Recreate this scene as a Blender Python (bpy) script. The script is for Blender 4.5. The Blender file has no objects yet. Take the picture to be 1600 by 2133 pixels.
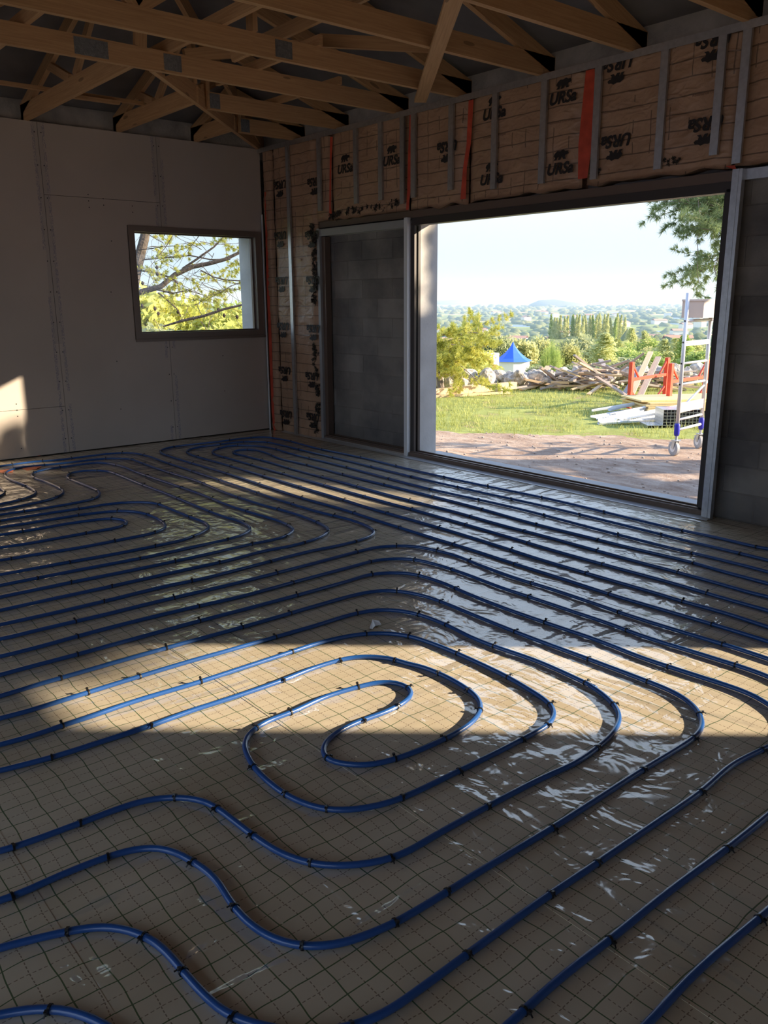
import bpy, bmesh, math, random
from mathutils import Vector, Matrix, noise
random.seed(7)
SC = bpy.context.scene
COL = SC.collection
PI = math.pi

# ------------------------------------------------------------------ camera
FPX = 1732.39
FW = Vector((-0.74344806, 0.62125933, -0.24763246))
RT = Vector((0.64239173, 0.76635312, -0.00598007))
UP = Vector((-0.18605873, 0.16352292, 0.96883559))
CAM = Vector((8.55439631, -5.36982645, 1.51))
cd = bpy.data.cameras.new('camera')
cd.sensor_width = 36; cd.lens = FPX/2133*36; cd.clip_end = 100000; cd.clip_start = 0.05
cam = bpy.data.objects.new('camera', cd); COL.objects.link(cam)
cam.matrix_world = Matrix((( RT.x, UP.x, -FW.x, CAM.x), (RT.y, UP.y, -FW.y, CAM.y), (RT.z, UP.z, -FW.z, CAM.z), (0, 0, 0, 1)))
SC.camera = cam

# ------------------------------------------------------------------ light and exposure
SUN = Vector((0.665, 0.747, 0.338)).normalized()      # towards the sun
w = bpy.data.worlds.new('world'); SC.world = w; w.use_nodes = True
nt = w.node_tree; bg = nt.nodes['Background']
tcw = nt.nodes.new('ShaderNodeTexCoord'); sxw = nt.nodes.new('ShaderNodeSeparateXYZ'); nt.links.new(tcw.outputs['Generated'], sxw.inputs[0])
rpw = nt.nodes.new('ShaderNodeValToRGB'); nt.links.new(sxw.outputs[2], rpw.inputs[0]); el = rpw.color_ramp.elements
el[0].position = 0.0; el[0].color = (0.36, 0.46, 0.66, 1); el[1].position = 1.0; el[1].color = (0.20, 0.38, 0.85, 1)
for p_, c_ in ((0.035, (0.45, 0.56, 0.73)), (0.09, (0.56, 0.66, 0.74)), (0.2, (0.56, 0.72, 0.96)), (0.45, (0.72, 0.88, 1.10))):
    e_ = el.new(p_); e_.color = (*c_, 1)
nt.links.new(rpw.outputs[0], bg.inputs[0]); bg.inputs[1].default_value = 1.15
sd = bpy.data.lights.new('sun', 'SUN'); sd.energy = 9.6; sd.color = (1, 0.83, 0.60); sd.angle = math.radians(0.7)
so = bpy.data.objects.new('sun', sd); COL.objects.link(so)
so.rotation_euler = SUN.to_track_quat('Z', 'Y').to_euler(); so.location = (20, 20, 20)
vs = SC.view_settings
SC.display_settings.display_device = 'sRGB'
vs.view_transform = 'Standard'; vs.look = 'None'; vs.gamma = 1; vs.exposure = 0.5; vs.use_curve_mapping = False
cy = SC.cycles
cy.max_bounces = 10; cy.diffuse_bounces = 6; cy.glossy_bounces = 4; cy.transparent_max_bounces = 12
cy.use_denoising = True; cy.sample_clamp_indirect = 8; cy.caustics_reflective = False

# ------------------------------------------------------------------ geometry of the picture on real planes
def ray(u, v): return FW + RT*((u-800)/FPX) - UP*((v-1066.5)/FPX)
def on(u, v, axis, val):
    d = ray(u, v); return CAM + d*((val-CAM[axis])/d[axis])
def at(u, v, depth): return CAM + ray(u, v)*depth

# ------------------------------------------------------------------ materials
def nodes(m): return m.node_tree.nodes, m.node_tree.links
def mat(name, col, rough=0.6, metal=0.0, nscale=0, namp=0.25, bump=0.0, bscale=None, spec=0.5, stretch=None, coat=0):
    m = bpy.data.materials.new(name); m.use_nodes = True
    N, L = nodes(m); b = N['Principled BSDF']
    b.inputs['Base Color'].default_value = (*col, 1); b.inputs['Roughness'].default_value = rough
    b.inputs['Metallic'].default_value = metal; b.inputs['Specular IOR Level'].default_value = spec
    b.inputs['Coat Weight'].default_value = coat
    tc = N.new('ShaderNodeTexCoord'); mp = N.new('ShaderNodeMapping'); L.new(tc.outputs['Object'], mp.inputs[0])
    if stretch: mp.inputs['Scale'].default_value = stretch
    if nscale:
        n = N.new('ShaderNodeTexNoise'); n.inputs['Scale'].default_value = nscale; n.inputs['Detail'].default_value = 5
        L.new(mp.outputs[0], n.inputs[0])
        r = N.new('ShaderNodeValToRGB'); L.new(n.outputs[0], r.inputs[0])
        r.color_ramp.elements[0].position = 0.3; r.color_ramp.elements[1].position = 0.7
        r.color_ramp.elements[0].color = (*[c*(1-namp) for c in col], 1)
        r.color_ramp.elements[1].color = (*[min(1, c*(1+namp)) for c in col], 1)
        L.new(r.outputs[0], b.inputs['Base Color'])
    if bump:
        n2 = N.new('ShaderNodeTexNoise'); n2.inputs['Scale'].default_value = bscale or nscale or 20; n2.inputs['Detail'].default_value = 6
        L.new(mp.outputs[0], n2.inputs[0])
        bp = N.new('ShaderNodeBump'); bp.inputs['Strength'].default_value = bump; bp.inputs['Distance'].default_value = 0.02
        L.new(n2.outputs[0], bp.inputs['Height']); L.new(bp.outputs[0], b.inputs['Normal'])
    return m
def math_node(N, L, op, a, b=None, c=None):
    n = N.new('ShaderNodeMath'); n.operation = op
    for i, x in enumerate((a, b, c)):
        if x is None: continue
        if isinstance(x, (int, float)): n.inputs[i].default_value = x
        else: L.new(x, n.inputs[i])
    return n.outputs[0]
def mixc(N, L, f, a, b):
    n = N.new('ShaderNodeMix'); n.data_type = 'RGBA'
    if isinstance(f, (int, float)): n.inputs[0].default_value = f
    else: L.new(f, n.inputs[0])
    for i, x in ((6, a), (7, b)):
        if isinstance(x, tuple): n.inputs[i].default_value = (*x, 1)
        else: L.new(x, n.inputs[i])
    return n.outputs[2]
def noise_node(N, L, vec, scale, detail=4, dist=0.0, rough=0.5, kind=None):
    n = N.new('ShaderNodeTexNoise'); n.inputs['Scale'].default_value = scale; n.inputs['Detail'].default_value = detail
    n.inputs['Distortion'].default_value = dist; n.inputs['Roughness'].default_value = rough
    if kind: n.noise_type = kind
    L.new(vec, n.inputs['Vector']); return n.outputs[0]
def mapping(N, L, vec, scale=(1, 1, 1), rot=(0, 0, 0), loc=(0, 0, 0)):
    m = N.new('ShaderNodeMapping'); L.new(vec, m.inputs[0])
    m.inputs['Scale'].default_value = scale; m.inputs['Rotation'].default_value = rot; m.inputs['Location'].default_value = loc
    return m.outputs[0]
def ramp(N, L, f, stops):
    r = N.new('ShaderNodeValToRGB'); L.new(f, r.inputs[0]); e = r.color_ramp.elements
    e[0].position, e[0].color = stops[0][0], (*stops[0][1], 1); e[1].position, e[1].color = stops[1][0], (*stops[1][1], 1)
    for p, c in stops[2:]:
        x = e.new(p); x.color = (*c, 1)
    return r.outputs[0]
def val(N, x):
    n = N.new('ShaderNodeValue'); n.outputs[0].default_value = x; return n.outputs[0]

M = {}
M['plaster_rear'] = mat('bare render', (0.62, 0.59, 0.55), 0.9, nscale=3, namp=0.15)
M['steel'] = mat('galvanised steel', (0.55, 0.56, 0.58), 0.38, 0.85, nscale=30, namp=0.1)
M['alu'] = mat('white aluminium', (0.80, 0.82, 0.85), 0.35, 0.1)
M['greypaint'] = mat('grey painted profile', (0.34, 0.34, 0.35), 0.5, 0.1)
M['brown'] = mat('brown aluminium', (0.17, 0.12, 0.095), 0.42, 0.2)
M['shadedframe'] = mat('dark bronze frame', (0.055, 0.045, 0.042), 0.45, 0.1)  # dark brown frame, deepened further so its shade sits in the colour
M['taupe'] = mat('taupe window profile', (0.20, 0.155, 0.13), 0.45, 0.0)
M['black'] = mat('black plastic', (0.012, 0.012, 0.014), 0.4)
M['orange'] = mat('orange foil strip', (0.62, 0.085, 0.045), 0.35, nscale=12, namp=0.2)
M['wool'] = mat('mineral wool', (0.10, 0.085, 0.07), 1.0, nscale=25, namp=0.5, bump=1.0, bscale=60)
M['concrete'] = mat('smooth concrete', (0.60, 0.58, 0.56), 0.85, nscale=4, namp=0.12, bump=0.1, bscale=40)
M['ringbeam'] = mat('rough concrete', (0.42, 0.40, 0.38), 0.95, nscale=5, namp=0.25, bump=0.5, bscale=25)
M['plate'] = mat('nail plate steel', (0.27, 0.28, 0.29), 0.45, 0.7, nscale=60, namp=0.2, bump=0.4, bscale=120)
M['rubber'] = mat('grey castor tyre', (0.42, 0.42, 0.44), 0.6)
M['bluecap'] = mat('blue castor collar', (0.03, 0.03, 0.42), 0.4)
M['tower'] = mat('tower aluminium', (0.74, 0.72, 0.72), 0.35, 0.35)
M['red'] = mat('red painted steel', (0.78, 0.075, 0.035), 0.45, nscale=8, namp=0.15)
M['panel'] = mat('yellow formwork board', (0.82, 0.62, 0.30), 0.6, nscale=6, namp=0.08, stretch=(1, 8, 1))
M['beige'] = mat('beige casing', (0.66, 0.53, 0.46), 0.6)
M['white'] = mat('white render', (0.82, 0.80, 0.76), 0.8)
M['tent'] = mat('blue tent canvas', (0.05, 0.17, 0.80), 0.6)
M['tiles'] = mat('terracotta roof', (0.55, 0.30, 0.20), 0.9)
M['bark'] = mat('bark', (0.24, 0.19, 0.165), 0.95, nscale=12, namp=0.35, bump=0.6, bscale=30)
M['barkdark'] = mat('dark pine bark', (0.11, 0.085, 0.075), 0.95, nscale=12, namp=0.35, bump=0.6, bscale=30)
M['stone'] = mat('limestone', (0.50, 0.45, 0.40), 0.95, nscale=5, namp=0.5, bump=0.9, bscale=9)
M['cone'] = mat('pine cone', (0.05, 0.035, 0.025), 0.9)

def wood(name, c1, c2, knots=True):
    m = bpy.data.materials.new(name); m.use_nodes = True; N, L = nodes(m); b = N['Principled BSDF']
    tc = N.new('ShaderNodeTexCoord'); v = tc.outputs['UV']
    g = noise_node(N, L, mapping(N, L, v, (1.5, 40, 1)), 2.0, 6, 0.6)
    col = ramp(N, L, g, [(0.3, c1), (0.7, c2)])
    if knots:
        vo = N.new('ShaderNodeTexVoronoi'); vo.inputs['Scale'].default_value = 1.0
        L.new(mapping(N, L, v, (1.6, 7, 1)), vo.inputs['Vector'])
        k = math_node(N, L, 'LESS_THAN', vo.outputs['Distance'], 0.09)
        col = mixc(N, L, math_node(N, L, 'MULTIPLY', k, 0.65), col, tuple(x*0.35 for x in c1))
    L.new(col, b.inputs['Base Color']); b.inputs['Roughness'].default_value = 0.7
    return m
M['wood'] = wood('spruce timber', (0.50, 0.285, 0.135), (0.64, 0.39, 0.20))
M['woodold'] = wood('weathered timber', (0.36, 0.26, 0.20), (0.52, 0.40, 0.31))
M['woodpale'] = wood('pale timber', (0.62, 0.42, 0.24), (0.76, 0.55, 0.34))
M['woodgrey'] = wood('grey timber', (0.30, 0.25, 0.23), (0.46, 0.40, 0.37))

def plasterboard_mat():
    m = bpy.data.materials.new('plasterboard'); m.use_nodes = True; N, L = nodes(m); b = N['Principled BSDF']
    tc = N.new('ShaderNodeTexCoord'); P = tc.outputs['Object']
    sx = N.new('ShaderNodeSeparateXYZ'); L.new(P, sx.inputs[0]); Y, Z = sx.outputs[1], sx.outputs[2]
    base = ramp(N, L, noise_node(N, L, P, 1.3, 3), [(0.3, (0.50, 0.435, 0.385)), (0.7, (0.56, 0.49, 0.435))])
    marks = None
    for y0 in (-1.242, -2.43, -3.63):                                # printed text and tape either side of each seam
        for dy, w_, z0 in ((0.05, 0.014, 0.0), (-0.045, 0.014, 0.7)):
            d = math_node(N, L, 'ABSOLUTE', math_node(N, L, 'SUBTRACT', Y, y0+dy))
            a = math_node(N, L, 'LESS_THAN', d, w_)
            n = noise_node(N, L, mapping(N, L, P, (1, 170, 75), loc=(y0, dy, z0)), 1, 1)
            n2 = noise_node(N, L, mapping(N, L, P, (1, 1, 1.6), loc=(3*y0, dy*9, z0)), 1, 2)
            t = math_node(N, L, 'MULTIPLY', math_node(N, L, 'GREATER_THAN', n, 0.50), math_node(N, L, 'GREATER_THAN', n2, 0.44))
            t = math_node(N, L, 'MULTIPLY', t, a)
            marks = t if marks is None else math_node(N, L, 'MAXIMUM', marks, t)
    col = mixc(N, L, math_node(N, L, 'MULTIPLY', marks, 0.55), base, (0.17, 0.17, 0.27))
    tape = None
    for y0 in (-1.242, -2.43, -3.63):
        d = math_node(N, L, 'ABSOLUTE', math_node(N, L, 'SUBTRACT', Y, y0))
        ww = math_node(N, L, 'ADD', 0.02, math_node(N, L, 'MULTIPLY', noise_node(N, L, mapping(N, L, P, (1, 1, 7)), 1, 3), 0.045))
        a = math_node(N, L, 'MULTIPLY', math_node(N, L, 'LESS_THAN', d, ww), math_node(N, L, 'GREATER_THAN', Z, 1.1 if y0 < -1.3 else 2.25))
        tape = a if tape is None else math_node(N, L, 'MAXIMUM', tape, a)
    col = mixc(N, L, math_node(N, L, 'MULTIPLY', tape, 0.35), col, (0.33, 0.31, 0.30))
    L.new(col, b.inputs['Base Color']); b.inputs['Roughness'].default_value = 0.85
    return m
M['board'] = plasterboard_mat()

def block_mat():
    m = bpy.data.materials.new('concrete blockwork'); m.use_nodes = True; N, L = nodes(m); b = N['Principled BSDF']
    tc = N.new('ShaderNodeTexCoord'); P = tc.outputs['Object']
    sx = N.new('ShaderNodeSeparateXYZ'); L.new(P, sx.inputs[0])
    cb = N.new('ShaderNodeCombineXYZ'); L.new(sx.outputs[0], cb.inputs[0]); L.new(sx.outputs[2], cb.inputs[1])
    br = N.new('ShaderNodeTexBrick'); L.new(cb.outputs[0], br.inputs[0])
    br.inputs['Scale'].default_value = 1; br.inputs['Brick Width'].default_value = 0.475; br.inputs['Row Height'].default_value = 0.19
    br.inputs['Mortar Size'].default_value = 0.006; br.inputs['Mortar Smooth'].default_value = 0.6
    br.inputs['Color1'].default_value = (0.20, 0.19, 0.185, 1); br.inputs['Color2'].default_value = (0.30, 0.285, 0.275, 1)
    br.inputs['Mortar'].default_value = (0.25, 0.235, 0.225, 1)
    n = noise_node(N, L, P, 2.2, 5); st = ramp(N, L, n, [(0.35, (0.55, 0.55, 0.56)), (0.62, (1.1, 1.06, 1.0))])
    mx = N.new('ShaderNodeMix'); mx.data_type = 'RGBA'; mx.blend_type = 'MULTIPLY'; mx.inputs[0].default_value = 1
    L.new(br.outputs[0], mx.inputs[6]); L.new(st, mx.inputs[7]); L.new(mx.outputs[2], b.inputs['Base Color'])
    bp = N.new('ShaderNodeBump'); bp.inputs['Strength'].default_value = 0.6; bp.inputs['Distance'].default_value = 0.01
    h = math_node(N, L, 'ADD', math_node(N, L, 'MULTIPLY', br.outputs[1], -1.0), math_node(N, L, 'MULTIPLY', noise_node(N, L, P, 60, 4), 0.5))
    L.new(h, bp.inputs['Height']); L.new(bp.outputs[0], b.inputs['Normal']); b.inputs['Roughness'].default_value = 0.95
    return m
M['block'] = block_mat()

def kraft_mat():
    m = bpy.data.materials.new('kraft paper facing'); m.use_nodes = True; N, L = nodes(m); b = N['Principled BSDF']
    tc = N.new('ShaderNodeTexCoord'); P = tc.outputs['Object']
    wob = N.new('ShaderNodeTexNoise'); wob.inputs['Scale'].default_value = 3; L.new(P, wob.inputs[0])
    va = N.new('ShaderNodeVectorMath'); va.operation = 'MULTIPLY_ADD'; L.new(wob.outputs['Color'], va.inputs[0])
    va.inputs[1].default_value = (0.03, 0.03, 0.03); L.new(P, va.inputs[2])
    sx = N.new('ShaderNodeSeparateXYZ'); L.new(va.outputs[0], sx.inputs[0]); X, Z = sx.outputs[0], sx.outputs[2]
    def line(c, pitch, wd, off=0):
        f = math_node(N, L, 'FRACT', math_node(N, L, 'DIVIDE', math_node(N, L, 'ADD', c, off), pitch))
        return math_node(N, L, 'LESS_THAN', f, wd/pitch)
    hz = line(Z, 0.104, 0.009)
    vseg = math_node(N, L, 'GREATER_THAN', noise_node(N, L, mapping(N, L, P, (0.8, 1, 3.0)), 1.3, 1), 0.52)
    vt = math_node(N, L, 'MULTIPLY', line(X, 0.14, 0.008, 0.02), vseg)
    lines = math_node(N, L, 'MAXIMUM', hz, vt)
    base = ramp(N, L, noise_node(N, L, P, 4, 4), [(0.3, (0.40, 0.245, 0.155)), (0.7, (0.52, 0.33, 0.215))])
    col = mixc(N, L, math_node(N, L, 'MULTIPLY', lines, 0.75), base, (0.10, 0.06, 0.04))
    L.new(col, b.inputs['Base Color']); b.inputs['Roughness'].default_value = 0.42
    r1 = noise_node(N, L, mapping(N, L, P, (6, 6, 14), rot=(0, 0.5, 0)), 1.0, 6, 1.2, 0.55, 'RIDGED_MULTIFRACTAL')
    r2 = noise_node(N, L, P, 9, 5, 1.0)
    bp = N.new('ShaderNodeBump'); bp.inputs['Strength'].default_value = 0.7; bp.inputs['Distance'].default_value = 0.012
    L.new(math_node(N, L, 'ADD', r1, math_node(N, L, 'MULTIPLY', r2, 1.2)), bp.inputs['Height']); L.new(bp.outputs[0], b.inputs['Normal'])
    return m
M['kraft'] = kraft_mat()

def film_mat(name, px, off):
    """cream insulation board under a clear, creased film printed with a 10 cm grid"""
    m = bpy.data.materials.new(name); m.use_nodes = True; N, L = nodes(m); b = N['Principled BSDF']
    tc = N.new('ShaderNodeTexCoord'); P0 = tc.outputs['Object']
    wob = N.new('ShaderNodeTexNoise'); wob.inputs['Scale'].default_value = 5.5; wob.inputs['Detail'].default_value = 1.5; L.new(P0, wob.inputs[0])
    va = N.new('ShaderNodeVectorMath'); va.operation = 'MULTIPLY_ADD'; L.new(wob.outputs['Color'], va.inputs[0])
    va.inputs[1].default_value = (0.035, 0.035, 0.0); L.new(P0, va.inputs[2])
    sx = N.new('ShaderNodeSeparateXYZ'); L.new(va.outputs[0], sx.inputs[0])
    X = math_node(N, L, 'ADD', sx.outputs[0], off[0]+20); Y = math_node(N, L, 'ADD', sx.outputs[1], off[1]+20)
    def line(c, pitch, wd, ph=0.0):
        f = math_node(N, L, 'FRACT', math_node(N, L, 'ADD', math_node(N, L, 'DIVIDE', c, pitch), ph))
        d = math_node(N, L, 'ABSOLUTE', math_node(N, L, 'SUBTRACT', f, 0.5))
        return math_node(N, L, 'LESS_THAN', d, wd/pitch/2)
    def dash(c): return math_node(N, L, 'LESS_THAN', math_node(N, L, 'FRACT', math_node(N, L, 'DIVIDE', c, 0.0135)), 0.62)
    solid = math_node(N, L, 'MAXIMUM', line(X, px, 0.0034), line(Y, 0.0965, 0.0034))
    d1 = math_node(N, L, 'MULTIPLY', line(X, px, 0.0026, 0.5), dash(Y))
    d2 = math_node(N, L, 'MULTIPLY', line(Y, 0.0965, 0.0026, 0.5), dash(X))
    dashed = math_node(N, L, 'MAXIMUM', d1, d2)
    if px > 0.1:
        d3 = math_node(N, L, 'MULTIPLY', math_node(N, L, 'MAXIMUM', line(X, px, 0.0026, 0.25), line(X, px, 0.0026, 0.75)), dash(Y))
        dashed = math_node(N, L, 'MAXIMUM', dashed, d3)
    base = ramp(N, L, noise_node(N, L, P0, 2.2, 5, 0.3), [(0.3, (0.58, 0.49, 0.355)), (0.5, (0.66, 0.57, 0.43)), (0.72, (0.72, 0.63, 0.49))])
    col = mixc(N, L, math_node(N, L, 'MULTIPLY', dashed, 0.75), base, (0.13, 0.07, 0.045))
    col = mixc(N, L, math_node(N, L, 'MULTIPLY', solid, 0.9), col, (0.03, 0.105, 0.03))
    L.new(col, b.inputs['Base Color'])
    b.inputs['Roughness'].default_value = 0.55; b.inputs['Specular IOR Level'].default_value = 0.3
    b.inputs['Coat Weight'].default_value = 1.0; b.inputs['Coat Roughness'].default_value = 0.13; b.inputs['Coat IOR'].default_value = 2.05
    # creases: fans of long ridges whose direction drifts over the floor
    a = noise_node(N, L, mapping(N, L, P0, (1.25, 6.8, 1), rot=(0, 0, 1.0)), 1.0, 2.5, 0.9, 0.5, 'RIDGED_MULTIFRACTAL')
    c = noise_node(N, L, mapping(N, L, P0, (6.4, 1.15, 1), rot=(0, 0, 0.2), loc=(3, 7, 0)), 1.0, 2.5, 0.9, 0.5, 'RIDGED_MULTIFRACTAL')
    sel = noise_node(N, L, P0, 0.9, 2)
    amt = ramp(N, L, noise_node(N, L, mapping(N, L, P0, loc=(9, 4, 0)), 0.8, 2), [(0.40, (0.07,)*3), (0.66, (1,)*3)])
    mx = N.new('ShaderNodeMix'); L.new(math_node(N, L, 'GREATER_THAN', sel, 0.5), mx.inputs[0]); L.new(a, mx.inputs[2]); L.new(c, mx.inputs[3])
    soft = noise_node(N, L, P0, 7, 3, 0.5)
    h = math_node(N, L, 'ADD', math_node(N, L, 'MULTIPLY', mx.outputs[0], amt), math_node(N, L, 'MULTIPLY', soft, 0.35))
    bp = N.new('ShaderNodeBump'); bp.inputs['Strength'].default_value = 1.0; bp.inputs['Distance'].default_value = 0.046
    L.new(h, bp.inputs['Height']); L.new(bp.outputs[0], b.inputs['Coat Normal'])
    bp2 = N.new('ShaderNodeBump'); bp2.inputs['Strength'].default_value = 0.15; bp2.inputs['Distance'].default_value = 0.008
    L.new(h, bp2.inputs['Height']); L.new(bp2.outputs[0], b.inputs['Normal'])
    return m
M['filmA'] = film_mat('printed film, square grid', 0.0945, (-6.638-0.0945*0.5+0.0945*0, 4.888-0.0965*0.5))
M['filmB'] = film_mat('printed film, long grid', 0.1895, (-7.706-0.1895*0.5, 3.838-0.0965*0.5))

M['pipe'] = mat('blue pipe', (0.014, 0.083, 0.31), 0.30, spec=0.6, coat=0.3)

def ground_mat():
    m = bpy.data.materials.new('ground'); m.use_nodes = True; N, L = nodes(m); b = N['Principled BSDF']
    tc = N.new('ShaderNodeTexCoord'); P = tc.outputs['Object']
    at_ = N.new('ShaderNodeAttribute'); at_.attribute_name = 'zone'        # 0 dirt, 1 grass, 2 valley
    sp = N.new('ShaderNodeSeparateColor'); L.new(at_.outputs['Color'], sp.inputs[0])
    dirt = ramp(N, L, noise_node(N, L, mapping(N, L, P, (1, 2.2, 1), rot=(0, 0, 0.7)), 2.5, 8, 0.4, 0.65), [(0.32, (0.30, 0.20, 0.145)), (0.55, (0.47, 0.35, 0.27)), (0.72, (0.62, 0.50, 0.40))])
    peb = N.new('ShaderNodeTexVoronoi'); peb.inputs['Scale'].default_value = 22; L.new(P, peb.inputs['Vector'])
    dirt = mixc(N, L, math_node(N, L, 'MULTIPLY', math_node(N, L, 'LESS_THAN', peb.outputs['Distance'], 0.22), 0.35), dirt, (0.66, 0.58, 0.50))
    grass = ramp(N, L, noise_node(N, L, P, 1.6, 7, 0.3, 0.6), [(0.3, (0.42, 0.31, 0.18)), (0.44, (0.30, 0.33, 0.10)), (0.7, (0.42, 0.45, 0.15))])
    vo = N.new('ShaderNodeTexVoronoi'); vo.inputs['Scale'].default_value = 0.0055; L.new(mapping(N, L, P, (1, 2.6, 1), rot=(0, 0, -0.87)), vo.inputs['Vector'])
    s2 = N.new('ShaderNodeSeparateColor'); L.new(vo.outputs['Color'], s2.inputs[0])
    fields = ramp(N, L, s2.outputs[0], [(0.1, (0.16, 0.22, 0.07)), (0.95, (0.62, 0.44, 0.28)), (0.4, (0.30, 0.36, 0.11)), (0.65, (0.20, 0.27, 0.10)), (0.8, (0.50, 0.46, 0.25))])
    edge = N.new('ShaderNodeTexNoise'); edge.inputs['Scale'].default_value = 1.7; edge.inputs['Detail'].default_value = 4; L.new(P, edge.inputs[0])
    g = math_node(N, L, 'ADD', sp.outputs[0], math_node(N, L, 'MULTIPLY', math_node(N, L, 'SUBTRACT', edge.outputs[0], 0.5), 0.9))
    gm = math_node(N, L, 'GREATER_THAN', g, 0.5)
    col = mixc(N, L, gm, dirt, grass); col = mixc(N, L, sp.outputs[1], col, fields)
    L.new(col, b.inputs['Base Color']); b.inputs['Roughness'].default_value = 1; b.inputs['Specular IOR Level'].default_value = 0.1
    bp = N.new('ShaderNodeBump'); bp.inputs['Strength'].default_value = 0.8; bp.inputs['Distance'].default_value = 0.03
    L.new(noise_node(N, L, P, 9, 8, 0.2, 0.7), bp.inputs['Height']); L.new(bp.outputs[0], b.inputs['Normal'])
    return m
M['ground'] = ground_mat()

def leaf_mat(name, c1, c2, c3=None, scale=2.0):
    m = bpy.data.materials.new(name); m.use_nodes = True; N, L = nodes(m); b = N['Principled BSDF']
    tc = N.new('ShaderNodeTexCoord'); g = noise_node(N, L, tc.outputs['Object'], scale, 3)
    st = [(0.3, c1), (0.65, c2)]
    if c3: st.append((0.8, c3))
    L.new(ramp(N, L, g, st), b.inputs['Base Color']); b.inputs['Roughness'].default_value = 0.7
    b.inputs['Specular IOR Level'].default_value = 0.2
    tr = N.new('ShaderNodeBsdfTranslucent'); L.new(ramp(N, L, g, st), tr.inputs[0])
    mx = N.new('ShaderNodeMixShader'); mx.inputs[0].default_value = 0.4
    L.new(b.outputs[0], mx.inputs[1]); L.new(tr.outputs[0], mx.inputs[2])
    L.new(mx.outputs[0], N['Material Output'].inputs[0])
    return m
M['leafpine'] = leaf_mat('pine needles', (0.18, 0.25, 0.13), (0.34, 0.42, 0.20))
M['leafyellow'] = leaf_mat('yellow green foliage', (0.50, 0.53, 0.13), (0.80, 0.76, 0.24), (0.82, 0.66, 0.32))
M['leafgreen'] = leaf_mat('fresh green foliage', (0.28, 0.40, 0.10), (0.50, 0.58, 0.20))
M['leafolive'] = leaf_mat('olive foliage', (0.30, 0.36, 0.20), (0.50, 0.52, 0.30))
M['leafpale'] = leaf_mat('pale foliage', (0.45, 0.47, 0.20), (0.62, 0.60, 0.30))
M['leafpoplar'] = leaf_mat('poplar foliage', (0.50, 0.55, 0.24), (0.70, 0.70, 0.36))
M['leafdry'] = leaf_mat('dry twigs foliage', (0.50, 0.34, 0.20), (0.66, 0.50, 0.26))
M['leafdark'] = leaf_mat('dark woodland foliage', (0.20, 0.26, 0.12), (0.34, 0.38, 0.17), (0.48, 0.46, 0.22), 0.02)
M['grass'] = leaf_mat('grass blades', (0.34, 0.37, 0.10), (0.52, 0.54, 0.20), (0.68, 0.58, 0.32), 1.2)

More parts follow.
